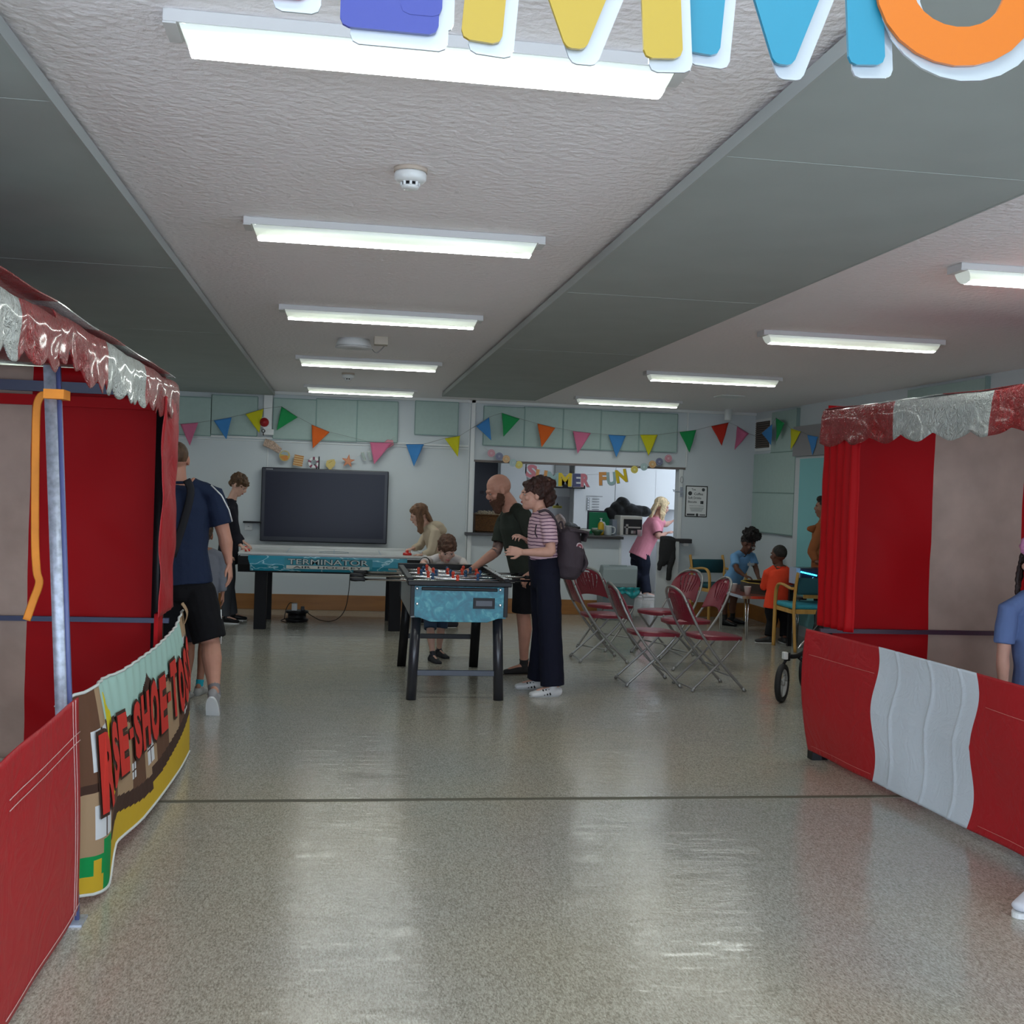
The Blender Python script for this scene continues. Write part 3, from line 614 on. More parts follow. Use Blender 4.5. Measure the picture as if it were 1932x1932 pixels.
def bsurf(u, v, off=0):
    p = bpath(u); a = bpath(u-.01); c = bpath(u+.01); tg = (c-a).normalized() if (c-a).length > 0 else V((0, 1))
    nn = V((tg.y, -tg.x, 0)); z = lerp_tab(zb_t, u)+(lerp_tab(zt_t, u)-lerp_tab(zb_t, u))*v
    o = .015*math.sin(v*3)*math.sin(u*9)+.006*math.sin(u*120)*max(0, v-.75)*3+.03*(1-v)
    return V((p.x, p.y, z))+nn*(o+off)-V((.03, 0, 0))*(v**3)
def bpaint(u, v):
    gy = .19+.05*math.sin(u*7+1)+.10*max(0, u-.55)-.04*(u < .5)
    if u < .145:
        if v < .19: return 6 if (u > .09 or v > .09) and not (.068 < u < .085 and v < .17) else 4
        if u > .09 and v < .26 and u < .14: return 6
        if .07 < u < .135 and .27 < v < .43: return 3 if (abs(u-.102) < .003 or abs(v-.345) < .005) else 5
        if v < .50: return 2 if u > .03 else 1
        if v < .55: return 3
        if .07 < u < .14 and .6 < v < .8: return 5 if abs(u-.105) > .004 else 3
        return 1 if u < .10 else 2
    if v < gy: return 4
    if v < gy+.10: return 3
    sky = .80-.10*math.sin((u-.2)*6)*(u < .7)
    if u > .93: sky = 1.1
    if .16 < u < .21 and v > .35: return 7 if v < .95-(u-.16)*3 else 0
    peak = max(0, .20-abs(u-.50)*2.2)
    if v > sky+peak-.02: return 0
    for (ua, ub, va, vb) in ((.24, .29, .70, .80), (.33, .36, .30, .40), (.47, .53, .28, .46), (.60, .64, .72, .84), (.70, .73, .74, .85), (.76, .80, .78, .88), (.86, .91, .36, .44), (.85, .90, .70, .82), (.93, .98, .74, .86), (.40, .43, .62, .75)):
        if ua < u < ub and va < v < vb: return 3 if abs(u-(ua+ub)/2) < .003 or abs(v-(va+vb)/2) < .006 else 5
    if v > sky-.06: return 3
    return 2 if int(u*9) % 2 == 0 else 1
for k, c in dict(mint=(.36, .56, .50), brown=(.12, .055, .03), tan=(.36, .24, .14), dbrown=(.05, .022, .014), byellow=(.55, .36, .02), bwhite=(.62, .64, .66), bgreen=(.0, .25, .06), yell=(.62, .52, .01), bred=(.55, .03, .02)).items(): M[k] = mat('banner_'+k, c, .75, .3, bump=.15, bscale=12)
q = BM(); grid(q, bsurf, 340, 90, bpaint, .003, (1, 0, 0)); part('cloth', q, ['mint', 'brown', 'tan', 'dbrown', 'byellow', 'bwhite', 'bgreen', 'yell'], BN)
q = BM(); tube(q, [bsurf(k/60, 0, .001) for k in range(61)], .006, 6); tube(q, [bsurf(k/60, 1, .001) for k in range(61)], .006, 6); part('hem', q, flat((.62, .66, .64)), BN)
q = BM(); txt = 'RSE-SHOE-TOSS'
wid = dict(zip('HORSETM-', (1, 1, .95, .85, .85, .9, 1, .4))); tot = sum(wid.get(ch, .9) for ch in txt); u = .075
for i, ch in enumerate(txt):
    du = wid.get(ch, .9)/tot*.92
    va, vb = .36+.02*math.sin(i*1.7)+.06*u, .77+.02*math.cos(i*2.1)+.08*u
    if ch == '-': va, vb = .57, .64
    p00, p10, p01 = bsurf(u+.003, va, .006), bsurf(u+du-.002, va, .006), bsurf(u+.003, vb, .006)
    xd = p10-p00; yd = p01-p00; W, H = xd.length, yd.length
    nn = xd.normalized().cross(yd.normalized())
    vs, fs, ar = text_geo(ch, .11); vs2, fs2, _ = text_geo(ch, .055)
    for (vv, ff, mi, o, gx) in ((vs, fs, 0, .002, 0), (vs2, fs2, 1, .005, .045)):
        def mp_(a, c_): return bsurf(u+.003+(du-.005)*a, va+(vb-va)*c_, .006+o)
        b_ = [q.verts.new(mp_(gx+(1-2*gx)*a, gx+(1-2*gx)*c_)) for a, c_ in vv]
        for f in ff:
            try: f = q.faces.new([b_[k] for k in f]); f.material_index = mi
            except ValueError: pass
    u += du
part('lettering', q, ['dbrown', 'bred'], BN)
q = BM(); grid(q, lambda u, v: bsurf(.965+.03*u, .93+.13*v, .012+.02*math.sin(v*3)), 6, 8, None, .004, (1, 0, 0)); part('folded_corner', q, 'tan', BN)
# ---------------- right stall
t = thing('market_stall', 'red and white market stall on the right with the girl inside', 'market stall', (3.9, 5.0, 0)); RS = t
A = V((2.83, 6.39, 0)); B = V((2.965, 4.30, 0)); d = (B-A).normalized(); n = V((d.y, -d.x, 0));
if n.x > 0: n = -n
E1 = 6.40; SL = 3.0
def sR(px, py):     # arc length along the right stall front at a photo pixel
    r = ray(px, py); # intersect with vertical plane through A with direction d
    k = ((A-CP).dot(n))/r.dot(n); p = CP+r*k; return (p-A).dot(d)
print('right stall s', [round(sR(x, y), 2) for x, y in ((1556, 770), (1690, 800), (1875, 800), (1655, 1250), (1838, 1300), (1932, 1300))])
side_wall(t, E1, A.x+.03, 5.0, [(0, 0), (3.538, 1), (4.15, 0), (4.75, 1)], 2.11, 1, .76)
q = BM(); grid(q, lambda u, v: V((5.0+.02*nz(u*8, v*3), 3.4+(E1-3.4)*u, .03+1.98*v)), 50, 30, lambda u, v: int(u*5) % 2, .004, (-1, 0, 0)); part('back_curtain', q, ['pvc_darkred', 'cream'], t)
q = BM(); grid(q, lambda u, v: (lambda p: V((p.x+(5.0-p.x)*v, p.y, 2.085+.04*math.sin(v*math.pi)+.01*nz(u*9, v*7))))(along(A, d, n, SL*u, 0)), 40, 24, lambda u, v: int(u*5) % 2, .004, (0, 0, 1)); part('roof_sheet', q, ['pvc_red_crinkle', 'pvc_white_crinkle'], t)
s1, s2 = sR(1690, 800), sR(1875, 800)
valance(t, A, d, n, -.01, SL, [(-1, 0), (s1, 1), (s2, 0)], 2.085, 1.895, seed=9, per=.30, amp=.035)
w1_, w2_ = sR(1655, 1400), sR(1838, 1450)
def rp(u, v):
    s = SL*u; z = .05+.725*v
    cr = 0
    if w1_ < s < w2_:
        for sc in (w1_+.16, w1_+.45, w1_+.70): cr += .006*math.exp(-((s-sc+.02*math.sin(z*8))/.010)**2)
        cr += .004*math.exp(-((z-.42)/.012)**2)
    o = .03*math.sin(v*3.0)*math.sin(s*3.2+.6)+.05*math.sin(v*2.2)*math.exp(-s*4)+.010*nz(s*3, z*3, 4)+cr
    return along(A, d, n, s+.03*math.sin(v*9)*min(1, s/.5), z, .02+o)
def rm(u, v):
    s = SL*u; return 1 if w1_ < s < w2_ else 0
q = BM(); grid(q, rp, 300, 60, rm, .004, tuple(n)); fp = part('front_panel', q, ['pvc_red', 'pvc_white'], t)
q = BM()
for v in (.05, .80):
    for (ua, ub) in ((.02, w1_/SL-.01), (w2_/SL+.02, .98)): tube(q, [rp(ua+(ub-ua)*k/30, v)+n*.002 for k in range(31)], .0014, 5)
part('stitching', q, flat((.60, .20, .18)), fp)
q = BM()
rz1 = P(1700, 1192, E1-.06).z; box(q, (A.x, E1-.075, rz1-.013), (5.0, E1-.05, rz1+.013)); part('cross_rail', q, flat((.05, .02, .04), .4), t)
q = BM(); pole(q, (A.x+.06, E1-.04, 0), (A.x+.06, E1-.04, 2.05), .022); part('corner_post', q, 'black', t)
q = BM(); p = along(A, d, n, .03, .79, -.02); box(q, (p.x, p.y-.03, p.z-.03), (p.x+.07, p.y+.03, p.z+.01)); part('corner_clamp', q, 'black', t)
q = BM()
def rf(u, v): return along(A, d, n, .005+.36*u, .80+1.12*v, .012*math.sin(u*30)*(.4+u)+.008*nz(u*4, v*5)-.02*u)
grid(q, rf, 40, 40, None, .004, tuple(n)); part('corner_flap', q, 'pvc_darkred', t)
q = BM(); p = along(A, d, n, .02, 0, -.01); box(q, (p.x-.03, p.y-.04, 0), (p.x+.03, p.y+.03, .10)); part('foot', q, 'black', t)
# ================================================================ AIR HOCKEY TABLE
def blue_lightning():
    m = mat('blue_lightning_print', (.01, .30, .44), .35); nt = m.node_tree; bs = nt.nodes['Principled BSDF']
    tc = nt.nodes.new('ShaderNodeTexCoord'); mp = nt.nodes.new('ShaderNodeMapping'); mp.inputs['Scale'].default_value = (1, 1, 2.2)
    v = nt.nodes.new('ShaderNodeTexVoronoi'); v.feature = 'DISTANCE_TO_EDGE'; v.inputs['Scale'].default_value = 3.2
    n = nt.nodes.new('ShaderNodeTexNoise'); n.inputs['Scale'].default_value = 6
    mx = nt.nodes.new('ShaderNodeMixRGB'); mx.inputs[0].default_value = .25
    nt.links.new(tc.outputs['Object'], mp.inputs[0]); nt.links.new(mp.outputs[0], n.inputs['Vector']); nt.links.new(mp.outputs[0], mx.inputs[1]); nt.links.new(n.outputs['Color'], mx.inputs[2])
    nt.links.new(mx.outputs[0], v.inputs['Vector'])
    r = nt.nodes.new('ShaderNodeValToRGB'); e = r.color_ramp.elements; e[0].color = (.45, .75, .85, 1); e[0].position = .0; e[1].position = .03; e[1].color = (.008, .26, .38, 1)
    nt.links.new(v.outputs['Distance'], r.inputs[0]); nt.links.new(r.outputs[0], bs.inputs['Base Color']); return m
M['lightning'] = blue_lightning()
t = thing('air_hockey_table', 'long blue and black air hockey table under the television', 'games table', (-.05, 12.5, 0))
hx0_, hx1_, hy0, hy1 = -1.02, .93, 11.88, 13.10
q = BM(); box(q, (hx0_+.02, hy0+.02, .765), (hx1_-.02, hy1-.02, .785), 0)
for x in (-.55, -.05, .45): box(q, (x-.004, hy0+.05, .7851), (x+.004, hy1-.05, .786), 1)
loft(q, [(-.05+.16*math.cos(a*math.pi/12), 12.5+.16*math.sin(a*math.pi/12), .786) for a in range(25)], [(.003, .001)]*25, side=ZD, n=6, caps=(0, 0), mi=1)
part('playing_surface', q, [flat((.60, .62, .62), .25), flat((.15, .2, .25))], t)
q = BM(); box(q, (hx0_, hy0, .785), (hx1_, hy0+.035, .806)); box(q, (hx0_, hy1-.035, .785), (hx1_, hy1, .815)); box(q, (hx0_, hy0+.036, .785), (hx0_+.035, hy1-.036, .806)); box(q, (hx1_-.035, hy0+.036, .785), (hx1_, hy1-.036, .806)); part('rail', q, flat((.62, .62, .62), .3), t, bevel=.003)
q = BM(); prof = [(hy0, .764), (hy0-.012, .74), (hy0-.010, .68), (hy0+.03, .61), (hy0+.03, .60), (hy1-.03, .60), (hy1, .764)]
prism(q, [(hx0_, y, z) for y, z in prof], (hx1_-hx0_, 0, 0)); part('cabinet', q, 'blackmatte', t)
q = BM()
pf = [(hy0-.003, .775), (hy0-.016, .74), (hy0-.014, .68), (hy0+.018, .618)]
xa_, xb_ = P(468, 1060, 11.88).x, P(768, 1060, 11.88).x
for (ya1, za1), (yb1, zb1) in zip(pf[:-1], pf[1:]):
    f = q.faces.new([q.verts.new(V(c)) for c in ((xa_+.02*(za1 < .7), ya1, za1), (xb_-.02*(za1 < .7), ya1, za1), (xb_-.02*(zb1 < .7), yb1, zb1), (xa_+.02*(zb1 < .7), yb1, zb1))]); f.smooth = True
part('side_graphic', q, 'lightning', t)
q = BM(); la, lb = P(540, 1072, 11.85).x, P(697, 1072, 11.85).x; yl = hy0-.022
box(q, (la-.02, yl, .655), (lb+.03, yl+.004, .760), 1)
box(q, (la, yl-.002, .648), (lb, yl, .682), 2)
text(q, 'TERMINATOR', (la+.01, yl-.003, .69), XD, ZD, w=lb-la-.02, h=.062, off=.05, mi=0)
text(q, 'TERMINATOR', (la+.014, yl-.006, .694), XD, ZD, w=lb-la-.028, h=.054, off=.0, mi=3)
text(q, 'AIR  HOCKEY', (la+.07, yl-.004, .654), XD, ZD, w=lb-la-.14, h=.022, off=.01, mi=0)
part('title_lettering', q, [flat((.02, .03, .04)), flat((.03, .25, .33)), flat((.55, .56, .52)), flat((.50, .58, .58))], t)
for (x, y) in ((-.79, 12.03), (.605, 12.03), (-.79, 12.92), (.605, 12.92)):
    q = BM(); box(q, (x-.062, y-.05, 0), (x+.062, y+.05, .62)); part('leg', q, 'blackmatte', t, bevel=.004)
def pusher(c, lab):
    q = BM(); lathe(q, c, [(.048, 0), (.050, .012), (.044, .026), (.036, .026), (.034, .014), (.018, .014), (.016, .045), (.011, .055), (.002, .057)]); top('hockey_pusher', q, flat((.60, .02, .015), .35), lab, 'game pusher', group='air hockey pushers')
PUSH1, PUSH2 = V((P(461, 1036, 12.2).x, 12.35, .786)), V((P(769, 1041, 12.3).x, 12.35, .786))
pusher(PUSH1, 'red air hockey pusher under the boy\'s hand at the left end of the table'); pusher(PUSH2, 'red air hockey pusher under the girl\'s hand at the right end of the table')
# extension reel on the floor
c = PZ(560, 1172); t = thing('extension_reel', 'black cable reel with white adaptor on the floor under the hockey table', 'extension reel', (c.x, c.y, 0))
q = BM(); lathe(q, c, [(.11, .0), (.125, .01), (.125, .03), (.10, .035), (.10, .09), (.125, .095), (.125, .115), (.11, .12)]); part('drum', q, 'black', t)
q = BM(); box(q, (c.x-.06, c.y-.04, .12), (c.x-.0, c.y+.03, .20)); part('adaptor', q, 'white', t, bevel=.005)
q = BM(); box(q, (c.x+.04, c.y-.03, .12), (c.x+.08, c.y+.02, .165)); part('plug', q, 'black', t, bevel=.004)
q = BM(); tube(q, arc([(c.x-.12, c.y, .03), (c.x-.17, c.y-.06, .012), (c.x-.10, c.y-.16, .009), (c.x+.02, c.y-.14, .009), (c.x-.04, c.y-.2, .009)]), .0045); tube(q, arc([(c.x-.03, c.y, .19), (c.x-.08, c.y+.02, .20), (c.x-.12, c.y+.03, .13), (c.x-.14, c.y+.02, .02)]), .0045); part('cable', q, 'black', t)
e = P(637, 1082, 12.2); q = BM(); tube(q, arc([(c.x+.06, c.y, .14), (c.x+.16, c.y-.05, .07), (c.x+.28, c.y-.02, .012), (c.x+.42, c.y, .02), (c.x+.52, c.y, .13), (c.x+.56, c.y, .35), (c.x+.57, c.y, .61)]), .0045); top('power_cable', q, 'black', 'thin black cable running from the hockey table down to the reel', 'cable')
# ================================================================ TABLE FOOTBALL
def teal_marble():
    m = mat('teal_marbled_laminate', (.02, .22, .30), .35); nt = m.node_tree; bs = nt.nodes['Principled BSDF']
    tc = nt.nodes.new('ShaderNodeTexCoord'); n = nt.nodes.new('ShaderNodeTexNoise'); n.inputs['Scale'].default_value = 14; n.inputs['Detail'].default_value = 4; n.inputs['Distortion'].default_value = 1.4
    nt.links.new(tc.outputs['Object'], n.inputs['Vector']); r = nt.nodes.new('ShaderNodeValToRGB'); e = r.color_ramp.elements
    e[0].position = .38; e[0].color = (.012, .15, .22, 1); e[1].position = .72; e[1].color = (.13, .42, .48, 1); x = e.new(.54); x.color = (.02, .23, .31, 1)
    nt.links.new(n.outputs['Fac'], r.inputs[0]); nt.links.new(r.outputs[0], bs.inputs['Base Color']); return m
M['marble'] = teal_marble()
t = thing('football_table', 'teal marbled table football game in the middle of the hall', 'games table', (.86, 8.85, 0))
fx0, fx1, fy0, fy1 = .525, 1.215, 8.10, 9.50
q = BM()
prism(q, [(fx0, fy0, .83), (fx0, fy0, .625), (fx0+.14, fy0, .575), (fx1-.14, fy0, .575), (fx1, fy0, .625), (fx1, fy0, .83)], (0, .03, 0), 0)
prism(q, [(fx0, fy1-.03, .83), (fx0, fy1-.03, .625), (fx0+.14, fy1-.03, .575), (fx1-.14, fy1-.03, .575), (fx1, fy1-.03, .625), (fx1, fy1-.03, .83)], (0, .03, 0), 0)
box(q, (fx0, fy0+.03, .60), (fx0+.03, fy1-.03, .83), 1); box(q, (fx1-.03, fy0+.03, .60), (fx1, fy1-.03, .83), 0)
box(q, (fx0+.03, fy0+.03, .60), (fx1-.03, fy1-.03, .62), 0)
part('cabinet', q, ['marble', flat((.30, .33, .34), .4)], t, bevel=.002)
for x in (fx0-.008, fx1-.022):
    for (ya, yb2) in ((fy0-.008, fy0+.022), (fy1-.02, fy1+.008)): q = BM(); box(q, (x, ya, .615), (x+.03, yb2, .835)); part('corner_guard', q, 'black', t, bevel=.003)
q = BM(); box(q, (fx0-.03, fy0-.03, .835), (fx1+.03, fy0+.05, .87)); box(q, (fx0-.03, fy1-.05, .835), (fx1+.03, fy1+.03, .895)); box(q, (fx0-.03, fy0+.05, .835), (fx0+.015, fy1-.05, .885)); box(q, (fx1-.015, fy0+.05, .835), (fx1+.03, fy1-.05, .885))
box(q, (fx0+.07, fy0-.012, .80), (fx1-.07, fy0, .825))
part('top_frame', q, 'black', t, bevel=.006)
q = BM()
for k in range(11): box(q, (fx1-.012, fy0+.12+k*.115, .870), (fx1+.018, fy0+.18+k*.115, .888))
part('ball_return_strip', q, 'white', t)
q = BM(); box(q, (fx0+.03, fy0+.05, .765), (fx1-.03, fy1-.05, .775)); part('pitch', q, flat((.10, .13, .14), .4), t)
q = BM(); a_, c_ = P(893, 1128, fy0), P(933, 1149, fy0); box(q, (a_.x, fy0-.008, c_.z), (c_.x, fy0, a_.z), 0); box(q, (a_.x+.018, fy0-.010, c_.z+.018), (c_.x-.018, fy0-.007, a_.z-.018), 1); part('ball_slot', q, ['black', flat((.03, .035, .05), .3)], t, bevel=.006)
for (px, py) in ((787, 1110), (787, 1139), (944, 1113), (944, 1142)):
    c = P(px, py, fy0); q = BM(); lathe(q, (c.x, fy0, c.z), [(.011, 0), (.010, .004), (.004, .006)], axis=V((0, -1, 0)), n=12); part('bolt', q, 'chrome', t)
for (px, py) in ((750, 1100), (752, 1112), (762, 1115)):
    pass
for k, yy in enumerate((8.4, 8.7, 9.0)):
    q = BM(); lathe(q, (fx0, yy, .70), [(.011, 0), (.010, .004), (.004, .006)], axis=V((-1, 0, 0)), n=12); part('bolt', q, 'chrome', t)
for (xf, yf, xt, yt_) in ((.548, 8.165, .572, 8.20), (1.187, 8.165, 1.165, 8.20), (.56, 9.70, .575, 9.42), (1.18, 9.70, 1.165, 9.42)):
    q = BM()
    if yf < 9: loft(q, [(xf, yf, 0), (xt, yt_, .625)], [.037, .037], n=20, caps=(0, 0))
    else: loft(q, [(xf, yf, 0), (xt, yt_, .625)], [(.052, .052)]*2, side=V((1, 1, 0)), n=4, caps=(0, 0))
    part('leg', q, mat('dark_leg', (.02, .021, .028), .28, .6) if yf < 9 and 'dl' not in M else M.get('dl', M['black']), t)
M['dl'] = mat('dark_leg_gloss', (.02, .021, .028), .28)
q = BM(); box(q, (.58, 8.16, .175), (1.155, 8.19, .215)); part('stretcher', q, flat((.05, .06, .085), .4), t, bevel=.003)
q = BM(); box(q, (.60, 9.60, .25), (1.14, 9.63, .29)); part('stretcher', q, 'black', t, bevel=.003)
q = BM(); lathe(q, (0, 0, 0), [(.011, -.075), (.014, -.073), (.013, -.062), (.010, -.055), (.010, -.03), (.014, -.01), (.013, .012), (.009, .018), (.009, .020), (.013, .024), (.014, .035), (.009, .046), (.001, .049)], n=10)
pm_r = finish(q, 'player', flat((.62, .05, .02), .4)); pm_b = bpy.data.meshes.new_from_object(bpy.data.objects.new('x', pm_r)); pm_b.materials.clear(); pm_b.materials.append(flat((.02, .07, .16), .4))
ZR = .855
rods = [(8.27, -1, 1, [.87], 0), (8.44, 1, 2, [.70, 1.04], 1), (8.61, -1, 3, [.68, .87, 1.06], 0), (8.78, 1, 5, [.64, .755, .87, .985, 1.10], 1), (8.95, -1, 5, [.63, .745, .86, .975, 1.09], 0), (9.12, 1, 3, [.68, .87, 1.06], 1), (9.29, -1, 2, [.72, 1.02], 0)]
handles_l = {8.27: 680, 8.61: 690, 8.95: 690}
for (y, sd_, nn_, xs, col) in rods:
    if sd_ < 0: xa1, xb1 = fx0-.33 if y < 8.9 else fx0-.30, fx1+.08
    else: xa1, xb1 = fx0-.06, fx1+.24
    if y == 9.29: xa1 = fx0-.12
    q = BM(); cyl(q, (xa1, y, ZR), (xb1, y, ZR), .008, 10); rd = part('rod', q, 'chrome', t)
    hx = xa1 if sd_ < 0 else xb1
    if y != 9.29:
        q = BM(); s = -sd_; loft(q, [(hx-s*.02, y, ZR), (hx-s*.0, y, ZR), (hx+s*.0-s*.02-0, y, ZR)][:1]+[(hx+sd_*k, y, ZR) for k in (0, .03, .07, .10)], [.013, .016, .014, .017, .014], n=12, caps=(.5, .6)); part('handle', q, 'black', rd)
    for x in xs:
        pl = bpy.data.objects.new('player', pm_b if col else pm_r); COL.objects.link(pl); pl.parent = rd; pl.location = (x-t.location.x, y-t.location.y, ZR-.0); pl.rotation_euler = (random.uniform(-.3, .3), 0, 0)
# ================================================================ FOLDING CHAIRS
def make_chair():
    t = thing('folding_chair', 'x', 'chair', (0, 0, 0), group='burgundy folding chairs')      # faces +y
    for s in (-1, 1):
        q = BM(); tube(q, arc([(s*.19, -.30, .70), (s*.205, -.255, .60), (s*.215, -.17, .45), (s*.215, .0, .23), (s*.215, .20, .02)], 4), .011, 8); loft(q, [(s*.215, .195, .03), (s*.215, .215, .0)], [.014, .015], n=8, caps=(0, 0)); part('front_leg', q, 'steel', t, local=True)
        q = BM(); tube(q, arc([(s*.185, .17, .405), (s*.185, .05, .27), (s*.185, -.10, .13), (s*.185, -.22, .02)], 4), .010, 8); loft(q, [(s*.185, -.21, .03), (s*.185, -.228, .0)], [.013, .014], n=8, caps=(0, 0)); part('rear_leg', q, 'steel', t, local=True)
    q = BM(); tube(q, arc([(-.19, -.30, .70), (-.165, -.325, .76), (-.09, -.345, .80), (0, -.35, .812), (.09, -.345, .80), (.165, -.325, .76), (.19, -.30, .70)], 5), .011, 8); part('back_hoop', q, 'steel', t, local=True)
    q = BM(); tube(q, [(-.185, -.222, .025), (.185, -.222, .025)], .007, 8); tube(q, [(-.213, .10, .12), (.213, .10, .12)], .007, 8); part('stretcher', q, 'steel', t, local=True)
    # seat: rounded plate
    q = BM(); pts = []
    for k in range(40):
        a = 2*math.pi*k/40; ca, sa = math.cos(a), math.sin(a); x = .20*math.copysign(abs(ca)**.55, ca); y = .03+.205*math.copysign(abs(sa)**.6, sa); pts.append((x*(1-.10*(y < 0)*abs(y)*4), y))
    top_ = [q.verts.new((x, y, .430-.02*max(0, y-.12)*4)) for x, y in pts]; bot = [q.verts.new((x*.985, .03+(y-.03)*.985, .405-.02*max(0, y-.12)*4)) for x, y in pts]; ctr = q.verts.new((0, .02, .424))
    for k in range(40):
        j = (k+1) % 40; q.faces.new((top_[k], top_[j], ctr)).smooth = True; q.faces.new((top_[k], bot[k], bot[j], top_[j]))
    q.faces.new(bot[::-1]); part('seat', q, 'burg', t, local=True)
    # fan backrest: slatted shell between z .53 and .79, curved, with slots
    q = BM()
    def pos(u, v):        # u -1..1 across, v 0..1 up
        wd = (.205-.02*v)*math.sqrt(max(0, 1-max(0, v-.55)**2/.27)) if v > .55 else (.205-.02*v)
        z = .545+.255*v-.03*u*u*(v < .5)*(1-v*2)-.02*(u*u)*v
        yy = -.225-.115*v-.045*(1-u*u)*1.0+.03
        return V((u*wd, yy, z))
    nu, nv = 84, 30
    def slot(u, v):
        if v > .86 and abs(u) < .38 and v < .95: return True
        if v < .14 or v > .84: return False
        # rays from the bottom centre
        for k in (-2.5, -1.5, -.5, .5, 1.5, 2.5):
            c = k*.30*(.30+.80*v)
            if abs(u-c) < .042*(.35+.65*v) and v > .18+.05*abs(k): return True
        return False
    F = {}; Bk = {}
    for i in range(nu+1):
        for j in range(nv+1):
            p = pos(-1+2*i/nu, j/nv); F[i, j] = q.verts.new(p); Bk[i, j] = q.verts.new(p+V((0, -.010, 0)))
    keep = {(i, j): not slot(-1+2*(i+.5)/nu, (j+.5)/nv) for i in range(nu) for j in range(nv)}
    for (i, j), k in keep.items():
        if not k: continue
        q.faces.new((F[i, j], F[i+1, j], F[i+1, j+1], F[i, j+1])).smooth = True; q.faces.new((Bk[i, j+1], Bk[i+1, j+1], Bk[i+1, j], Bk[i, j])).smooth = True
        for (di, dj, a, b2) in ((-1, 0, (i, j), (i, j+1)), (1, 0, (i+1, j+1), (i+1, j)), (0, -1, (i+1, j), (i, j)), (0, 1, (i, j+1), (i+1, j+1))):
            if not keep.get((i+di, j+dj), False): q.faces.new((F[a], F[b2], Bk[b2], Bk[a]))
    part('backrest', q, 'burg', t, local=True)
    return t
ch0 = make_chair()
def fa(dx, dy): return math.atan2(dy, dx)-math.pi/2
CH = [((2.985, 8.77), fa(1, .12), 'front right burgundy folding chair, facing right, nearest to the camera on the right'),
      ((2.53, 8.95), fa(1, .0), 'front middle burgundy folding chair, facing right, directly before the half door'),
      ((2.40, 10.16), fa(1, .03), 'burgundy folding chair facing right, just behind the woman\'s backpack'),
      ((2.66, 10.95), fa(.9, .62), 'burgundy folding chair in front of the bin, its fan back facing the camera'),
      ((3.12, 10.55), fa(-1, -.45), 'burgundy folding chair at the back facing left, fan back seen from the front'),
      ((3.13, 9.80), fa(-1, -.05), 'burgundy folding chair facing left, seen edge on beside the wooden armchair')]
for i, ((x, y), rz, lab) in enumerate(CH):
    o = ch0 if i == 0 else copy_tree(ch0); o.location = (x, y, 0); o.rotation_euler = (0, 0, rz); o['label'] = lab; o['group'] = 'burgundy folding chairs'
# ================================================================ ARMCHAIRS AND SMALL TABLE
def armchair(loc, rz, cush, lab):
    t = thing('armchair', lab, 'chair', loc, rz, group='wooden armchairs')
    for s in (-1, 1):
        q = BM(); loft(q, arc([(s*.26, .24, 0), (s*.26, .235, .35), (s*.26, .225, .56), (s*.26, .17, .645), (s*.26, .05, .66), (s*.26, -.16, .635), (s*.26, -.215, .64)], 5), [(.021, .014)]*31, side=XD, n=8, caps=(0, 0)); part('front_leg', q, 'beech', t, local=True)
        q = BM(); loft(q, arc([(s*.235, -.27, 0), (s*.235, -.215, .3), (s*.235, -.20, .45), (s*.235, -.23, .66), (s*.235, -.27, .80)], 5), [(.015, .022)]*21, side=XD, n=8, caps=(0, 0)); part('rear_leg', q, 'beech', t, local=True)
    q = BM(); box(q, (-.24, -.2, .38), (.24, -.17, .425)); box(q, (-.25, .20, .38), (.25, .225, .425)); box(q, (-.255, -.19, .38), (-.235, .21, .42)); box(q, (.235, -.19, .38), (.255, .21, .42)); part('seat_frame', q, 'beech', t, local=True, bevel=.003)
    q = BM(); box(q, (-.25, -.19, .425), (.25, .27, .475)); part('seat', q, cush, t, local=True, bevel=.02)
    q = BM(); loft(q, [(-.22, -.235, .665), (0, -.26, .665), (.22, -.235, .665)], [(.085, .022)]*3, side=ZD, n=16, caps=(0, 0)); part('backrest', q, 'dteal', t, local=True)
    return t
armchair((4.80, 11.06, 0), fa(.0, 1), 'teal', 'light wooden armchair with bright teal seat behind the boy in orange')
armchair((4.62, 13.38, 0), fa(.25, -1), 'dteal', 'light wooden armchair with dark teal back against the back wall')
# low folding table, corners from the photograph
TZ = .47
k0, k1, k2 = PZ(1343, 1108, TZ), PZ(1408, 1127, TZ), PZ(1450, 1126, TZ)
tx0, tx1, ty0, ty1 = 4.22, 4.98, 11.62, 12.62
tx0 = 4.34; ty0 = 11.72; ty1 = 12.66; print('table', k0, k1, k2)
t = thing('games_table', 'low table with chrome legs and red brown top between the two children', 'table', ((tx0+.5), (ty0+ty1)/2, 0))
tx1 = tx0+.72
q = BM(); box(q, (tx0, ty0, TZ-.022), (tx1, ty1, TZ), 0); part('tabletop', q, flat((.20, .055, .035), .3), t, bevel=.002)
q = BM(); box(q, (tx0-.006, ty0-.006, TZ-.028), (tx1+.006, ty0, TZ+.002)); box(q, (tx0-.006, ty1, TZ-.028), (tx1+.006, ty1+.006, TZ+.002)); box(q, (tx0-.006, ty0, TZ-.028), (tx0, ty1, TZ+.002)); box(q, (tx1, ty0, TZ-.028), (tx1+.006, ty1, TZ+.002)); part('edge_band', q, 'chrome', t)
for (x, y) in ((tx0+.07, ty0+.05), (tx1-.07, ty0+.05), (tx0+.07, ty1-.05), (tx1-.07, ty1-.05)):
    q = BM()
    for dx in (-.018, .018): tube(q, [(x+dx, y, TZ-.03), (x+dx*.3, y-.01, .0)], .009, 8)
    part('leg', q, 'chrome', t)
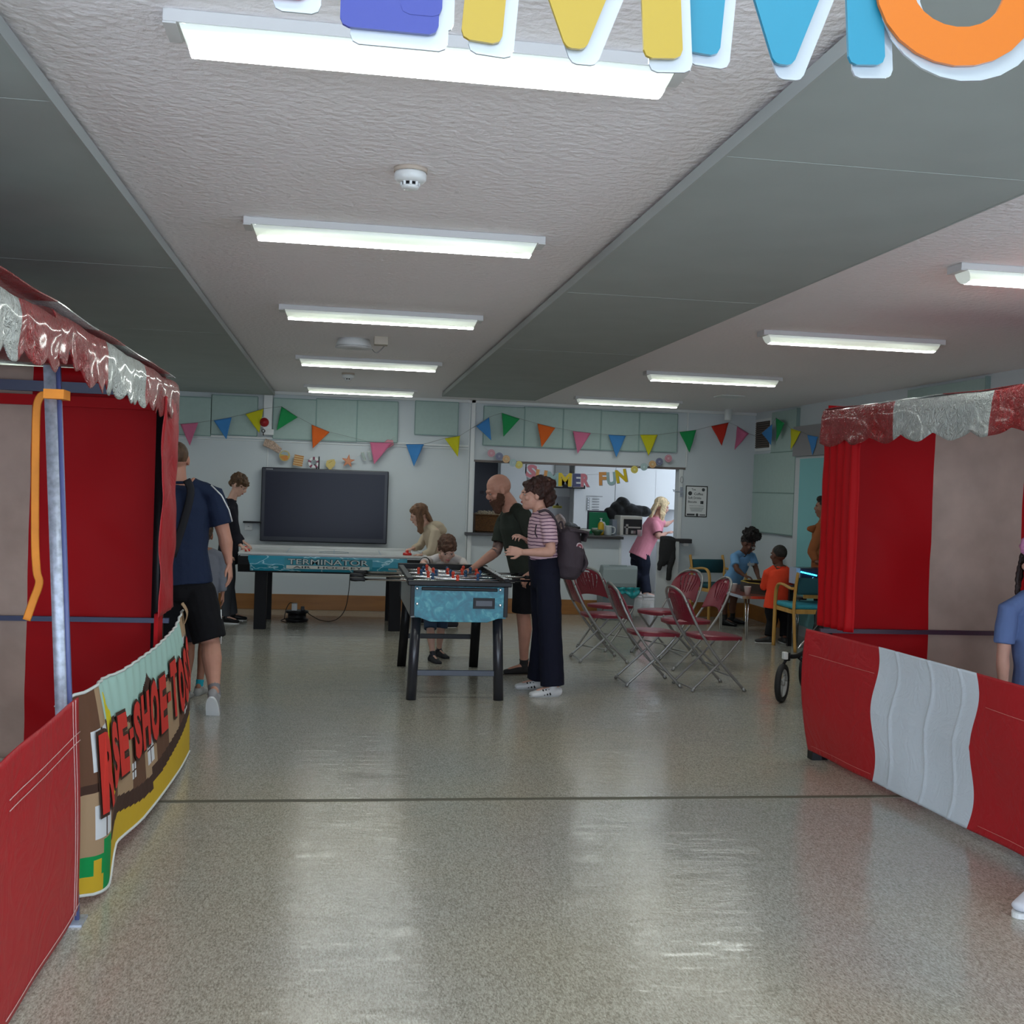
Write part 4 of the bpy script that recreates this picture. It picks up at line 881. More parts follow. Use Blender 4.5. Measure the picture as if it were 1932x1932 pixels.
def cup(c, lab, s=1, m='cup', grp='white paper cups on the low table'):
    q = BM(); prof = [(.026, 0), (.038, .085), (.040, .087), (.037, .087), (.025, .004), (.001, .003)]; lathe(q, c, [(r*s, z*s) for r, z in prof], n=18); top('paper_cup', q, m, lab, 'cup', grp)
c1 = PZ(1384, 1116, TZ); c2 = PZ(1410, 1122, TZ)
c1 = V((max(c1.x, tx0+.05), min(c1.y, ty1-.05), TZ)); c2 = V((max(c2.x, tx0+.05), max(c2.y, ty0+.05), TZ))
cup(c1, 'white paper cup on the low table, the further left of the two', 1.05); cup(c2, 'white paper cup on the low table, the nearer right of the two', 1.05)
# octagonal wooden game board box
t = thing('tabletop_game', 'dark octagonal wooden tabletop game with yellow rim on the low table', 'board game', (tx0+.35, ty0+.45, TZ))
oc = [];
for k in range(8):
    a = math.pi/8+k*math.pi/4; oc.append((tx0+.42+.24*math.cos(a), ty0+.50+.33*math.sin(a)))
q = BM(); prism(q, [(x, y, TZ) for x, y in oc], (0, 0, .03)); part('base', q, flat((.05, .03, .02)), t)
q = BM(); q2 = BM()
for k in range(8):
    (xa, ya), (xb, yb2) = oc[k], oc[(k+1) % 8]; dd = V((xb-xa, yb2-ya, 0)); nn = V((dd.y, -dd.x, 0)).normalized()*.015
    prism(q, [(xa, ya, TZ+.03), (xb, yb2, TZ+.03), (xb, yb2, TZ+.115), (xa, ya, TZ+.115)], -nn); prism(q2, [(xa, ya, TZ+.1151), (xb, yb2, TZ+.1151), (xb, yb2, TZ+.122), (xa, ya, TZ+.122)], -nn)
part('side_wall', q, flat((.03, .018, .014), .4), t); part('rim', q2, flat((.55, .38, .06)), t)
# blue lit machine on a wooden stand, right of the orange boy
mt = PZ(1508, 1112, .62)
mx, my = 5.0, 11.25
a = P(1504, 1068, 11.05); 
t = thing('light_box', 'dark machine with a glowing blue light strip beside the right hand stall', 'machine', (a.x+.25, 11.2, .70))
zt, zb2 = P(1510, 1072, 11.05).z, P(1515, 1108, 11.05).z
q = BM(); box(q, (a.x+.045, 11.05, zb2), (5.0, 11.27, zt)); part('body', q, flat((.012, .014, .035), .3), t, bevel=.006)
q = BM(); box(q, (a.x, 11.07, zb2+.03), (a.x+.045, 11.25, zt)); part('side_panel', q, flat((.35, .45, .60), .3), t)
q = BM(); s0, s1 = P(1511, 1079, 11.04), P(1541, 1086, 11.04); tube(q, [s0, s1], .007, 8); part('light_strip', q, mat('blue_led', (.03, .55, 1), .4, emis=6), t)
q = BM(); c = P(1534, 1091, 11.048); lathe(q, c, [(.012, 0), (.010, .01)], axis=V((0, -1, 0)), n=12); part('knob', q, 'chrome', t)
t = thing('side_table', 'wood fronted table carrying the glowing machine', 'table', (4.98, 11.25, 0))
za = zb2
q = BM(); box(q, (a.x-.01, 11.02, za-.03), (5.05, 11.30, za)); part('tabletop', q, flat((.03, .03, .035)), t, bevel=.003)
q = BM(); p = P(1517, 1113, 11.0); box(q, (p.x, 10.995, za-.11), (5.03, 11.02, za-.03)); part('drawer_front', q, 'beech', t)
for (x, y) in ((a.x+.03, 11.26), (5.02, 11.26)):
    q = BM(); box(q, (x-.02, y-.02, 0), (x+.02, y+.02, za-.03)); part('leg', q, 'black', t)
q = BM(); ell(q, (4.98, 11.0, .17), (.14, .11, .20)); ell(q, (5.0, 10.98, .09), (.17, .12, .10)); box(q, (4.86, 10.9, .0), (5.12, 11.08, .12)); q = remesh(q, .01, 4, .01, 12); top('black_bag', q, mat('black_bag_cloth', (.012, .012, .014), .8, bump=.3), 'black bag on the floor under the wooden side table', 'bag')
# pushchair front wheel poking out by the stall
c = PZ(1474, 1325); t = thing('pushchair', 'black pushchair with one front wheel showing left of the right hand stall', 'pushchair', (c.x, c.y, 0)); wz = .147
wc = V((c.x, c.y, wz)); ax = V((.80, -.60, 0)).normalized()      # wheel axle
xa = V((0, 0, 1)); fd = V((.60, .80, 0)).normalized()
q = BM(); lathe(q, wc, [(.108, -.02), (.135, -.023), (.147, -.012), (.147, .012), (.135, .023), (.108, .02)], n=40, axis=ax, xa=xa)
# open the ring: build as torus instead
q.free(); q = BM(); loft(q, [wc+fd*(.128*math.cos(k*math.pi/18))+ZD*(.128*math.sin(k*math.pi/18)) for k in range(37)], [(.024, .019)]*37, side=ax, n=12, caps=(0, 0)); wl = part('wheel', q, mat('tyre_rubber', (.012, .012, .013), .7), t)
q = BM(); loft(q, [wc+fd*(.103*math.cos(k*math.pi/18))+ZD*(.103*math.sin(k*math.pi/18)) for k in range(37)], [(.016, .006)]*37, side=ax, n=8, caps=(0, 0))
for k in range(3):
    a_ = k*2*math.pi/3+.5; tube(q, [wc, wc+fd*(.10*math.cos(a_))+ZD*(.10*math.sin(a_))], .009, 8)
cyl(q, wc-ax*.02, wc+ax*.02, .02, 14); part('rim', q, flat((.40, .42, .42), .3), wl)
q = BM(); hd = wc+V((.045, .01, .20)); loft(q, arc([wc-ax*.035, wc-ax*.035+V((.01, 0, .08)), hd], 5), [(.016, .011)]*11, side=fd, n=8); cyl(q, hd+V((-.01, 0, -.03)), hd+V((-.01, 0, .03)), .026, 14); part('fork', q, 'black', t)
q = BM(); box(q, (hd.x-.045, hd.y-.03, hd.z-.02), (hd.x-.01, hd.y+.02, hd.z+.035)); part('fork_cap', q, 'white', t, bevel=.006)
q = BM(); tube(q, arc([hd, hd+V((.08, .03, .0)), hd+V((.18, .1, .03)), hd+V((.42, .3, .10))]), .018, 10); tube(q, [hd+V((.10, .03, -.01)), hd+V((.24, .10, -.12)), hd+V((.5, .3, -.14))], .014, 8); part('chassis', q, 'black', t)
q = BM(); tube(q, [hd+V((.12, .1, .05)), hd+V((.35, .25, .22))], .008, 8); part('brace', q, 'chrome', t)
q = BM()
for k in range(3): tube(q, [hd+V((.12+.02*k, -.005+.02*k, .04-.02*k)), hd+V((.26, .1, .05-.03*k))], .006, 6)
part('striped_strap', q, 'white', t)
q = BM(); ell(q, hd+V((.55, .40, .25)), (.16, .16, .18)); box(q, (hd.x+.42, hd.y+.28, hd.z-.13), (hd.x+.68, hd.y+.52, hd.z+.2)); part('seat_unit', remesh(q, .015, 4), 'blackmatte', t)
for dx, dy in ((.62, .25), (.45, .62)):
    rc = V((c.x+dx, c.y+dy, .15)); q = BM(); loft(q, [rc+fd*(.13*math.cos(k*math.pi/12))+ZD*(.13*math.sin(k*math.pi/12)) for k in range(25)], [(.022, .018)]*25, side=ax, n=8, caps=(0, 0)); tube(q, [rc, hd+V((.5, .35, -.1))], .012, 8); part('rear_wheel', q, 'black', t)
# pedal bin
ba = P(1133, 1068, 13.45); bb = P(1196, 1068, 13.45); bx0, bx1 = ba.x, bb.x
t = thing('swing_bin', 'grey swing top bin with a teal liner under the kitchen hatch', 'bin', ((bx0+bx1)/2, 13.5, 0))
z1, z2 = P(1160, 1108, 13.3).z, P(1160, 1067, 13.45).z
q = BM(); prism(q, [(bx0+.03, 13.33, 0), (bx1-.03, 13.33, 0), (bx1, 13.30, z1), (bx0, 13.30, z1)], (0, .34, 0)); part('body', q, 'binbody', t, bevel=.01)
q = BM(); prism(q, [(bx0-.01, 13.28, z1), (bx0-.01, 13.28, z1+.05), (bx0+.01, 13.34, z2-.03), (bx0+.03, 13.42, z2), (bx0+.03, 13.58, z2), (bx0, 13.70, z1)], (bx1-bx0+.01, 0, 0)); lid = part('lid', q, flat((.24, .29, .30), .45), t, bevel=.01)
q = BM(); prism(q, [(bx0+.08, 13.325, z1+.06), (bx1-.08, 13.325, z1+.06), (bx1-.10, 13.41, z2+.003), (bx0+.10, 13.41, z2+.003)], (0, -.004, .006)); part('flap', q, flat((.21, .26, .27), .4), lid)
q = BM(); grid(q, lambda u, v: V((bx0-.02+(bx1-bx0+.06)*u, 13.285+.012*math.sin(u*31)+.01*math.sin(v*9+u*5), z1+.005-(.07+.05*abs(math.sin(u*5+.6))+.02*math.sin(u*17))*v)), 40, 8, None, .003, (0, -1, 0)); part('liner', q, 'binbag', t)
# ================================================================ THINGS ON THE SERVING COUNTER
CT = hz0+.035
def cpx(x, y, Y=14.15): return P(x, y, Y)
wick = mat('wicker', (.17, .075, .025), .7, bump=1.0, bscale=60, var=.35, vscale=45, stretch=(1, 1, 3))
a, c = cpx(897, 970, 14.1), cpx(950, 998, 14.1); t = thing('wicker_hamper', 'brown wicker hamper filled with cream shredded packing at the left of the hatch', 'hamper', ((a.x+c.x)/2, 14.25, CT))
q = BM(); zt = a.z; x0, x1 = a.x, a.x+.44
for (lo, hi) in (((x0, 14.1, CT), (x1, 14.12, zt)), ((x0, 14.38, CT), (x1, 14.40, zt)), ((x0, 14.12, CT), (x0+.02, 14.38, zt)), ((x1-.02, 14.12, CT), (x1, 14.38, zt)), ((x0, 14.1, CT), (x1, 14.4, CT+.01))): box(q, lo, hi)
part('basket', q, wick, t, bevel=.004)
q = BM()
for z in (CT+.012, zt-.008): tube(q, [(x0, 14.095, z), (x1, 14.095, z)], .008, 8)
part('rim', q, wick, t)
q = BM(); rnd = random.Random(3)
for k in range(170):
    p = V((rnd.uniform(x0+.03, x1-.03), rnd.uniform(14.13, 14.37), zt-.01+rnd.uniform(0, .045))); dv = V((rnd.uniform(-1, 1), rnd.uniform(-1, 1), rnd.uniform(-.3, .6)))*.03; tube(q, [p-dv, p+V((0, 0, .01)), p+dv], .003, 4)
box(q, (x0+.02, 14.12, zt-.03), (x1-.02, 14.38, zt-.008)); o = part('shredded_packing', q, flat((.55, .46, .33)), t); o['kind'] = 'stuff'
p = cpx(1079, 1000, 14.2); q = BM(); ell(q, (p.x, 14.3, CT+.07), (.11, .07, .075)); ell(q, (p.x-.03, 14.28, CT+.10), (.06, .05, .05)); q = remesh(q, .006, 2, .02, 14)
for v in q.verts: v.co.z = max(v.co.z, CT+.001)
top('grey_bag', q, mat('crumpled_grey_plastic', (.06, .065, .07), .3, bump=.6, bscale=30), 'crumpled dark grey plastic bag on the counter right of the backpack', 'bag')
q = BM(); p = cpx(1088, 998, 14.12); box(q, (p.x-.045, 14.12, CT), (p.x+.05, 14.2, CT+.10)); top('black_box', q, 'black', 'small black box in front of the crumpled grey bag on the counter', 'box', bevel=.012)
p = cpx(1058, 985, 14.2); q = BM(); ell(q, (p.x, 14.32, CT+.13), (.085, .07, .12)); ell(q, (p.x+.02, 14.3, CT+.05), (.11, .08, .055)); q = remesh(q, .007, 2, .018, 12)
for v in q.verts: v.co.z = max(v.co.z, CT+.001)
top('sandwich_bag', q, mat('clear_crinkled_bag', (.30, .22, .20), .15, bump=.8, bscale=25, var=.4, vscale=14), 'shiny crinkled brown and silver bag on the counter above the backpack', 'bag')
def bowl(px, r, h, m, lab):
    p = cpx(px, 1000, 14.05); q = BM(); lathe(q, (p.x, 14.05, CT), [(r*.45, 0), (r*.5, .008), (r*.85, h*.6), (r, h), (r*.96, h), (r*.8, h*.6), (r*.4, .015), (.001, .014)]); top('bowl', q, m, lab, 'bowl', 'bowls on the serving counter')
bowl(1103, .078, .07, flat((.60, .60, .58), .25), 'white bowl on the serving counter'); bowl(1127, .080, .07, flat((.05, .10, .05), .3), 'dark green bowl on the serving counter')
a, c = cpx(1112, 966, 14.5), cpx(1160, 998, 14.5); q = BM(); box(q, (a.x, 14.5, CT), (c.x, 14.52, a.z)); top('green_tray', q, flat((.0, .22, .09), .4), 'bright green board standing upright behind the bowls', 'board', bevel=.006)
q = BM(); box(q, (a.x-.015, 14.54, CT), (c.x+.02, 14.56, a.z+.02), rot=Matrix.Rotation(.0, 3, 'Y')); top('dark_tray', q, flat((.04, .045, .07), .4), 'dark tray behind the bright green board', 'tray', bevel=.006)
p = cpx(1134, 990, 14.2); t = thing('squeeze_bottle', 'yellow sauce bottle with white pump behind the green bowl', 'bottle', (p.x, 14.2, CT))
q = BM(); lathe(q, (p.x, 14.2, CT), [(.038, 0), (.040, .02), (.040, .13), (.03, .155), (.016, .165)]); part('bottle', q, flat((.60, .36, .01), .3), t)
q = BM(); lathe(q, (p.x, 14.2, CT), [(.017, .165), (.017, .18), (.008, .182), (.008, .205)]); box(q, (p.x-.02, 14.18, CT+.205), (p.x+.012, 14.2, CT+.215)); part('pump', q, 'white', t)
p = cpx(1127, 990, 14.0); cup((p.x, 14.14, CT), 'small white paper cup standing behind the dark green bowl', 1.0, 'cup', None)
p = cpx(1149, 990, 14.05); t = thing('glass_jug', 'clear white jug on the counter with a cloth behind it', 'jug', (p.x, 14.08, CT))
q = BM(); lathe(q, (p.x, 14.08, CT), [(.04, 0), (.045, .01), (.045, .11), (.05, .125), (.046, .125), (.041, .11), (.04, .015), (.001, .012)]); part('body', q, mat('jug_plastic', (.55, .60, .62), .15), t)
q = BM(); tube(q, arc([(p.x+.043, 14.06, CT+.11), (p.x+.075, 14.04, CT+.10), (p.x+.075, 14.04, CT+.04), (p.x+.043, 14.06, CT+.02)]), .006, 8); part('handle', q, 'white', t)
q = BM(); ell(q, (p.x+.0, 14.28, CT+.06), (.085, .05, .075)); ell(q, (p.x-.02, 14.27, CT+.11), (.04, .03, .05)); q = remesh(q, .006, 3, .015, 16)
for v in q.verts: v.co.z = max(v.co.z, CT+.001)
top('white_cloth', q, mat('white_cloth', (.6, .61, .62), .8, bump=.4, bscale=20), 'crumpled white cloth behind the clear jug', 'cloth')
a, c = cpx(1156, 983, 14.3), cpx(1170, 998, 14.3); q = BM(); box(q, (a.x, 14.3, CT), (c.x+.05, 14.5, a.z+.02)); top('grey_container', q, flat((.20, .23, .29), .5), 'blue grey plastic container left of the white oven', 'container', bevel=.01)
a, c = cpx(1171, 973, 14.12), cpx(1212, 1003, 14.12); t = thing('toaster_oven', 'white countertop oven with a dark door left of the blonde woman', 'oven', ((a.x+c.x)/2, 14.3, CT))
q = BM(); box(q, (a.x, 14.12, CT), (c.x, 14.46, a.z)); part('body', q, flat((.55, .53, .50), .35), t, bevel=.015)
q = BM(); box(q, (a.x+.04, 14.108, CT+.015), (c.x-.01, 14.12, a.z-.04)); part('door', q, flat((.02, .02, .025), .15), t, bevel=.006)
q = BM(); box(q, (a.x+.05, 14.10, CT+.10), (c.x-.03, 14.108, CT+.12)); box(q, (a.x+.07, 14.10, CT+.02), (a.x+.10, 14.106, CT+.15)); box(q, (a.x+.14, 14.10, CT+.03), (a.x+.2, 14.106, CT+.07)); part('shelf_rack', q, 'chrome', t)
p = cpx(1205, 990, 14.05); q = BM(); lathe(q, (p.x, 14.0, CT), [(.025, 0), (.028, .08), (.026, .085), (.022, .08), (.02, .005), (.001, .004)]); top('pink_tumbler', q, flat((.50, .33, .36), .3), 'pale pink tumbler in front of the white oven', 'cup')
q = BM()
for (px, py, rx, rz_) in ((1178, 952, .10, .10), (1168, 960, .11, .10), (1156, 970, .08, .08), (1188, 962, .13, .085), (1203, 965, .13, .075), (1218, 966, .10, .07), (1162, 982, .07, .12), (1172, 975, .12, .12), (1195, 972, .14, .07), (1152, 966, .06, .06)):
    c = P(px, py, 14.48); ell(q, (c.x, 14.56, c.z), (rx, .12, rz_))
q = remesh(q, .01, 4, .02, 9)
for v in q.verts: v.co.z = max(v.co.z, CT+.001)
top('coat_pile', q, mat('black_padded_coat', (.010, .010, .012), .7, bump=.6, bscale=14), 'heap of black padded coats piled on top of the counter beside the oven', 'coats')
# notice and warning sign on the kitchen wall
p0 = P(1108, 935, KY-.33); q = BM()
for k in range(5):
    z = P(1108, 941+k*5, KY-.34).z; box(q, (p0.x, KY-.335, z-.018), (p0.x+.04, KY-.33, z+.018), 1); box(q, (p0.x+.008, KY-.337, z-.010), (p0.x+.032, KY-.335, z+.010), 2); text(q, ('TEA', 'COFFEE', 'SOUP', 'CUPS', 'SUGAR')[k], (p0.x+.09, KY-.333, z-.008), XD, ZD, h=.020) if False else box(q, (p0.x+.08, KY-.335, z-.006), (p0.x+.19, KY-.33, z+.006), 1)
z = P(1108, 936, KY-.34).z; box(q, (p0.x-.01, KY-.335, z-.005), (p0.x+.24, KY-.33, z+.005), 1)
top('notice', q, ['paper', 'greyink', 'paper'], 'checklist notice on the white kitchen unit above the green board', 'notice')
p0, p1 = P(1043, 954, KY-.03), P(1060, 959, KY-.03); q = BM(); box(q, (p0.x, KY-.026, p1.z), (p1.x, KY-.02, p0.z), 0); box(q, (p0.x+.01, KY-.028, p1.z+.012), (p1.x-.01, KY-.026, p1.z+.024), 1)
prism(q, [(p0.x+.045, KY-.026, p0.z), (p1.x-.045, KY-.026, p0.z), ((p0.x+p1.x)/2, KY-.026, p0.z+.05)], (0, .005, 0), 1); top('warning_sign', q, [flat((.55, .45, .02)), 'ink'], 'small yellow warning sign on the grey kitchen splashback', 'sign')
# ================================================================ GARLANDS
PC = dict(pink=(.62, .16, .28), blue=(.06, .24, .56), yellow=(.60, .56, .02), green=(.02, .30, .09), orange=(.70, .13, .02), red=(.55, .035, .02))
for k, c in PC.items(): M['pen_'+k] = mat('pennant_'+k, c, .75, .2, bump=.3, bscale=14, trans=0)
def bunting(name, items, pl, ends, lab):
    pos = [(pl(*a), pl(*b_), pl(*c_), col) for a, b_, c_, col in items]
    t = thing('bunting', lab, 'bunting', tuple(sum((p[0] for p in pos), V((0, 0, 0)))/len(pos)), group='pennant bunting strings')
    for a, b_, c_, col in pos:
        q = BM(); dv = V((0, -.003, 0)) if abs(b_.x-a.x) > .03 else V((-.003, 0, 0))
        # gently curled cloth triangle
        def fn(u, v):
            L = a.lerp(c_, v); Rr = b_.lerp(c_, v); p = L.lerp(Rr, u); return p+V((0, .014*math.sin(u*3.1)*math.sin(v*2.5+1)+.006*math.sin(v*9), 0))
        grid(q, fn, 6, 10, None, .0015, tuple(dv)); part('pennant', q, 'pen_'+col, t, col+' pennant')
    chain = [pl(*ends[0])]
    for a, b_, c_, col in pos: chain += [a, b_] if a.x <= b_.x+.001 else [a, b_]
    chain.append(pl(*ends[1])); q = BM(); tube(q, chain, .0022, 5); part('string', q, 'greyink', t)
bunting('bunting', [((340, 800), (374, 797), (358, 841), 'pink'), ((403, 793), (437, 787), (427, 829), 'blue'), ((463, 781), (497, 771), (489, 817), 'yellow'), ((531, 767), (562, 787), (522, 812), 'green'), ((588, 801), (622, 815), (590, 846), 'orange'),
                    ((698, 834), (740, 835), (706, 876), 'pink'), ((766, 838), (800, 838), (781, 880), 'blue'), ((839, 827), (868, 822), (864, 862), 'yellow')], lambda x, y: P(x, y, YB-.09), ((325, 803), (923, 787)), 'string of six coloured pennants looping above the television on the left')
bunting('bunting', [((898, 804), (923, 787), (927, 831), 'blue'), ((947, 779), (981, 790), (950, 824), 'green'), ((1014, 799), (1048, 807), (1022, 844), 'orange'), ((1081, 813), (1115, 817), (1090, 856), 'pink'), ((1148, 820), (1181, 822), (1163, 863), 'blue'),
                    ((1208, 820), (1241, 820), (1224, 860), 'yellow'), ((1282, 815), (1314, 811), (1301, 854), 'green'), ((1342, 804), (1375, 797), (1362, 841), 'red'), ((1391, 804), (1413, 818), (1386, 849), 'pink')], lambda x, y: P(x, y, YB-.10), ((890, 808), (1424, 822)), 'string of coloured pennants running over the kitchen hatch to the corner')
bunting('bunting', [((1437, 817), (1457, 800), (1455, 840), 'blue'), ((1464, 788), (1480, 798), (1465, 833), 'green'), ((1492, 808), (1511, 814), (1492, 849), 'yellow'), ((1523, 820), (1543, 824), (1533, 859), 'blue')], lambda x, y: PX(x, y, XR-.10), ((1424, 822), (1570, 830)), 'short string of four pennants on the right wall over the vent')
# beach garland above the television
t = thing('beach_garland', 'garland of paper beach shapes with ball, shell and starfish above the television', 'garland', tuple(P(600, 868, YB-.05)))
yb9 = YB-.06
def disc(q, c, r, mi=0, th=.004, dy=0, n=28): lathe(q, V((c.x, c.y-dy, c.z)), [(r, 0), (r, th)], n=n, axis=V((0, -1, 0)), mi=mi)
c = P(513, 841, yb9); q = BM(); loft(q, [c+V((-.09, 0, .04)), c+V((0, 0, .01)), c+V((.10, 0, -.06))], [(.003, .045), (.003, .05), (.003, .035)], side=YD, n=16); part('sun_hat', q, mat('straw_print', (.50, .36, .28), .8, var=.3, vscale=60), t)
c = P(537, 860, yb9); q = BM(); disc(q, c, .066, 0); disc(q, c, .060, 1, .005); prism(q, [c+V((-.058, -.006, -.01)), c+V((.0, -.006, -.058)), c+V((.045, -.006, -.04)), c+V((.03, -.006, .01))], (0, -.002, 0), 2); prism(q, [c+V((-.05, -.006, .02)), c+V((-.02, -.006, .055)), c+V((.035, -.006, .045)), c+V((.05, -.006, .0))], (0, -.002, 0), 3); part('beach_ball', q, [flat((.6, .5, .35)), flat((.55, .42, .10)), flat((.62, .24, .05)), flat((.35, .42, .43))], t)
c = P(563, 869, yb9); q = BM(); box(q, (c.x-.055, yb9-.004, c.z-.065), (c.x+.055, yb9, c.z+.065), 0, Matrix.Rotation(.15, 3, 'Y'))
for k in range(5): box(q, (c.x-.056, yb9-.006, c.z-.055+k*.027), (c.x+.056, yb9-.004, c.z-.045+k*.027), 1, Matrix.Rotation(.15, 3, 'Y'), c)
part('deck_chair_shape', q, [flat((.65, .45, .22)), flat((.45, .16, .03))], t)
c = P(592, 873, yb9); q = BM(); loft(q, [c+V((.052*math.cos(k*math.pi/12), 0, .052*math.sin(k*math.pi/12))) for k in range(25)], [(.003, .018)]*25, side=YD, n=8, caps=(0, 0), mi=0)
for k in range(5): a_ = k*2*math.pi/5+.3; loft(q, [c+V((.052*math.cos(a_+e), -.001, .052*math.sin(a_+e))) for e in (-.22, 0, .22)], [(.004, .019)]*3, side=YD, n=8, caps=(0, 0), mi=1)
part('lifebuoy', q, ['paper', flat((.28, .08, .14))], t)
c = P(624, 874, yb9); q = BM(); prism(q, [c+V((x*1.05, 0, z)) for x, z in ((-.055, -.01), (-.045, .03), (.0, .045), (.04, .05), (.055, .01), (.045, -.03), (-.005, -.085), (-.05, -.04))], (0, -.004, 0)); box(q, (c.x-.03, yb9-.006, c.z+.01), (c.x+.02, yb9-.004, c.z+.018), 1, Matrix.Rotation(-.6, 3, 'Y')); part('shell', q, [flat((.60, .46, .16)), flat((.40, .28, .05))], t)
c = P(657, 870, yb9); q = BM(); prism(q, [c+V(((.085 if k % 2 == 0 else .033)*math.sin(k*math.pi/5+.1), 0, (.085 if k % 2 == 0 else .033)*math.cos(k*math.pi/5+.1))) for k in range(10)], (0, -.004, 0)); prism(q, [c+V(((.062 if k % 2 == 0 else .022)*math.sin(k*math.pi/5+.1), -.004, (.062 if k % 2 == 0 else .022)*math.cos(k*math.pi/5+.1))) for k in range(10)], (0, -.002, 0), 1); part('starfish', q, [flat((.55, .18, .08)), flat((.65, .28, .15))], t)
for dx, nm in ((-.035, 0), (.04, 1)):
    c = P(691, 861, yb9)+V((dx, 0, .01*nm)); q = BM(); loft(q, [c+V((-.01, 0, .05)), c+V((0, 0, .0)), c+V((.02, 0, -.05))], [(.003, .022), (.003, .018), (.003, .020)], side=YD, n=12, mi=0); loft(q, [c+V((-.01, -.003, .042)), c+V((0, -.003, .0)), c+V((.018, -.003, -.042))], [(.003, .015), (.003, .011), (.003, .013)], side=YD, n=12, mi=1); part('flip_flop', q, [flat((.55, .58, .56)), flat((.36, .43, .41))], t)
c = P(734, 838, yb9); q = BM(); loft(q, [c+V((-.09, 0, -.05)), c+V((0, 0, .01)), c+V((.05, 0, .02))], [(.003, .03), (.003, .05), (.003, .03)], side=YD, n=12); part('ice_lolly', q, flat((.62, .25, .30)), t)
q = BM(); tube(q, [P(x, y, yb9+.004) for x, y in ((497, 819), (508, 832), (530, 850), (556, 862), (592, 870), (624, 868), (657, 868), (692, 852), (728, 834), (745, 823))], .0018, 5); part('string', q, 'paper', t)
# SUMMER FUN garland across the hatch
t = thing('letter_garland', 'garland of coloured letters reading SUMMER FUN hung across the kitchen hatch', 'garland', tuple(P(1090, 900, YB-.05)))
LC = dict(pink=(.55, .17, .22), orange=(.62, .28, .08), teal=(.28, .42, .43), yellow=(.62, .45, .01), navy=(.06, .07, .17), tealb=(.02, .20, .31), yellowb=(.38, .27, .035), blueb=(.040, .055, .27), orangeb=(.50, .13, .008))
for k, c in LC.items(): M['let_'+k] = mat('letter_'+k, c, .35, .5)
M['foil'] = mat('silver_foil', (.62, .68, .74), .18, metal=.5)
yg = YB-.07
for i, (ch, x, y, w_, col, rot) in enumerate([('S', 1003, 889, 20, 'pink', .2), ('U', 1021, 899, 22, 'orange', .1), ('M', 1043, 903, 25, 'teal', .1), ('M', 1066, 905, 26, 'yellow', 0), ('E', 1088, 906, 15, 'navy', -.02), ('R', 1104, 906, 17, 'pink', -.04), ('F', 1137, 903, 15, 'orange', -.05), ('U', 1153, 903, 18, 'teal', -.1), ('N', 1172, 898, 22, 'yellow', -.2)]):
    c = P(x, y, yg-.004*(i % 2)); wd = w_/2135.6*13.8; hh = .165; xr = Matrix.Rotation(rot, 3, 'Y')
    q = BM(); xd, zd = xr@XD, xr@ZD; o = c-xd*(wd/2)-zd*(hh/2)
    text(q, ch, o+xd*.004-zd*.008+V((0, .003, 0)), xd, zd, w=wd*1.04, h=hh*1.04, off=.06, mi=1, thick=0.0)
    text(q, ch, o, xd, zd, w=wd, h=hh, off=.05, mi=0, thick=.004)
    part('letter', q, ['let_'+col, 'foil'], t, col+' letter '+ch)
for (x, y, col) in ((927, 855, 'pink'), (942, 861, 'navy'), (955, 866, 'orange'), (968, 873, 'teal'), (979, 877, 'yellow'), (1197, 886, 'yellow'), (1215, 881, 'teal'), (1231, 876, 'orange'), (1244, 871, 'navy'), (1261, 865, 'pink')):
    c = P(x, y, yg); q = BM(); cc = LC[col]; disc(q, c, .047, 0, .002); disc(q, c, .041, 1, .003, 0); disc(q, c, .036, 0, .004)
    for k in range(6):
        a_ = k*math.pi/6; dxx = V((math.cos(a_), 0, math.sin(a_)))*.034; o_ = V((0, -.005, 0)); w2 = V((-math.sin(a_), 0, math.cos(a_)))*.0022; f = q.faces.new([q.verts.new(c+o_+s) for s in (-dxx-w2, dxx-w2, dxx+w2, -dxx+w2)]); f.material_index = 1
    part('citrus_slice', q, ['let_'+col if col != 'navy' else 'let_navy', flat(tuple(min(.75, v*1.2+.30) for v in cc))], t, ('blue' if col == 'navy' else col)+' paper citrus slice')
q = BM(); tube(q, [P(x, y, yg+.004) for x, y in ((906, 842), (927, 852), (955, 864), (979, 874), (1003, 884), (1043, 893), (1088, 897), (1137, 894), (1172, 889), (1197, 882), (1231, 873), (1261, 861), (1279, 852))], .0018, 5); part('string', q, 'paper', t)
# big letter banner hung across the room near the camera, seen from behind
t = thing('letter_banner', 'large SUMMER letter banner seen mirrored from behind at the top of the photo', 'banner', (.3, .77, 2.06))
BY = .77
def stroke(q, pts, w_, mi, y, th, closed=False, r=.006):
    """flat band following pts (x,z), width w_, with rounded corners at both ends"""
    pts = [V((p[0], y, p[1])) for p in pts]; L = []; Rr = []
    for i, p in enumerate(pts):
        tg = (pts[min(i+1, len(pts)-1)]-pts[max(i-1, 0)]).normalized(); nn = V((-tg.z, 0, tg.x)); 
        if i == 0: L += [p+nn*(w_/2-r), p+nn*(w_/2-.3*r)+tg*.3*r, p+nn*(w_/2)+tg*r]; Rr += [p-nn*(w_/2-r), p-nn*(w_/2-.3*r)+tg*.3*r, p-nn*(w_/2)+tg*r]
        elif i == len(pts)-1: L += [p+nn*(w_/2)-tg*r, p+nn*(w_/2-.3*r)-tg*.3*r, p+nn*(w_/2-r)]; Rr += [p-nn*(w_/2)-tg*r, p-nn*(w_/2-.3*r)-tg*.3*r, p-nn*(w_/2-r)]
        else: L.append(p+nn*(w_/2)); Rr.append(p-nn*(w_/2))
    prism(q, L+Rr[::-1], (0, th, 0), mi)
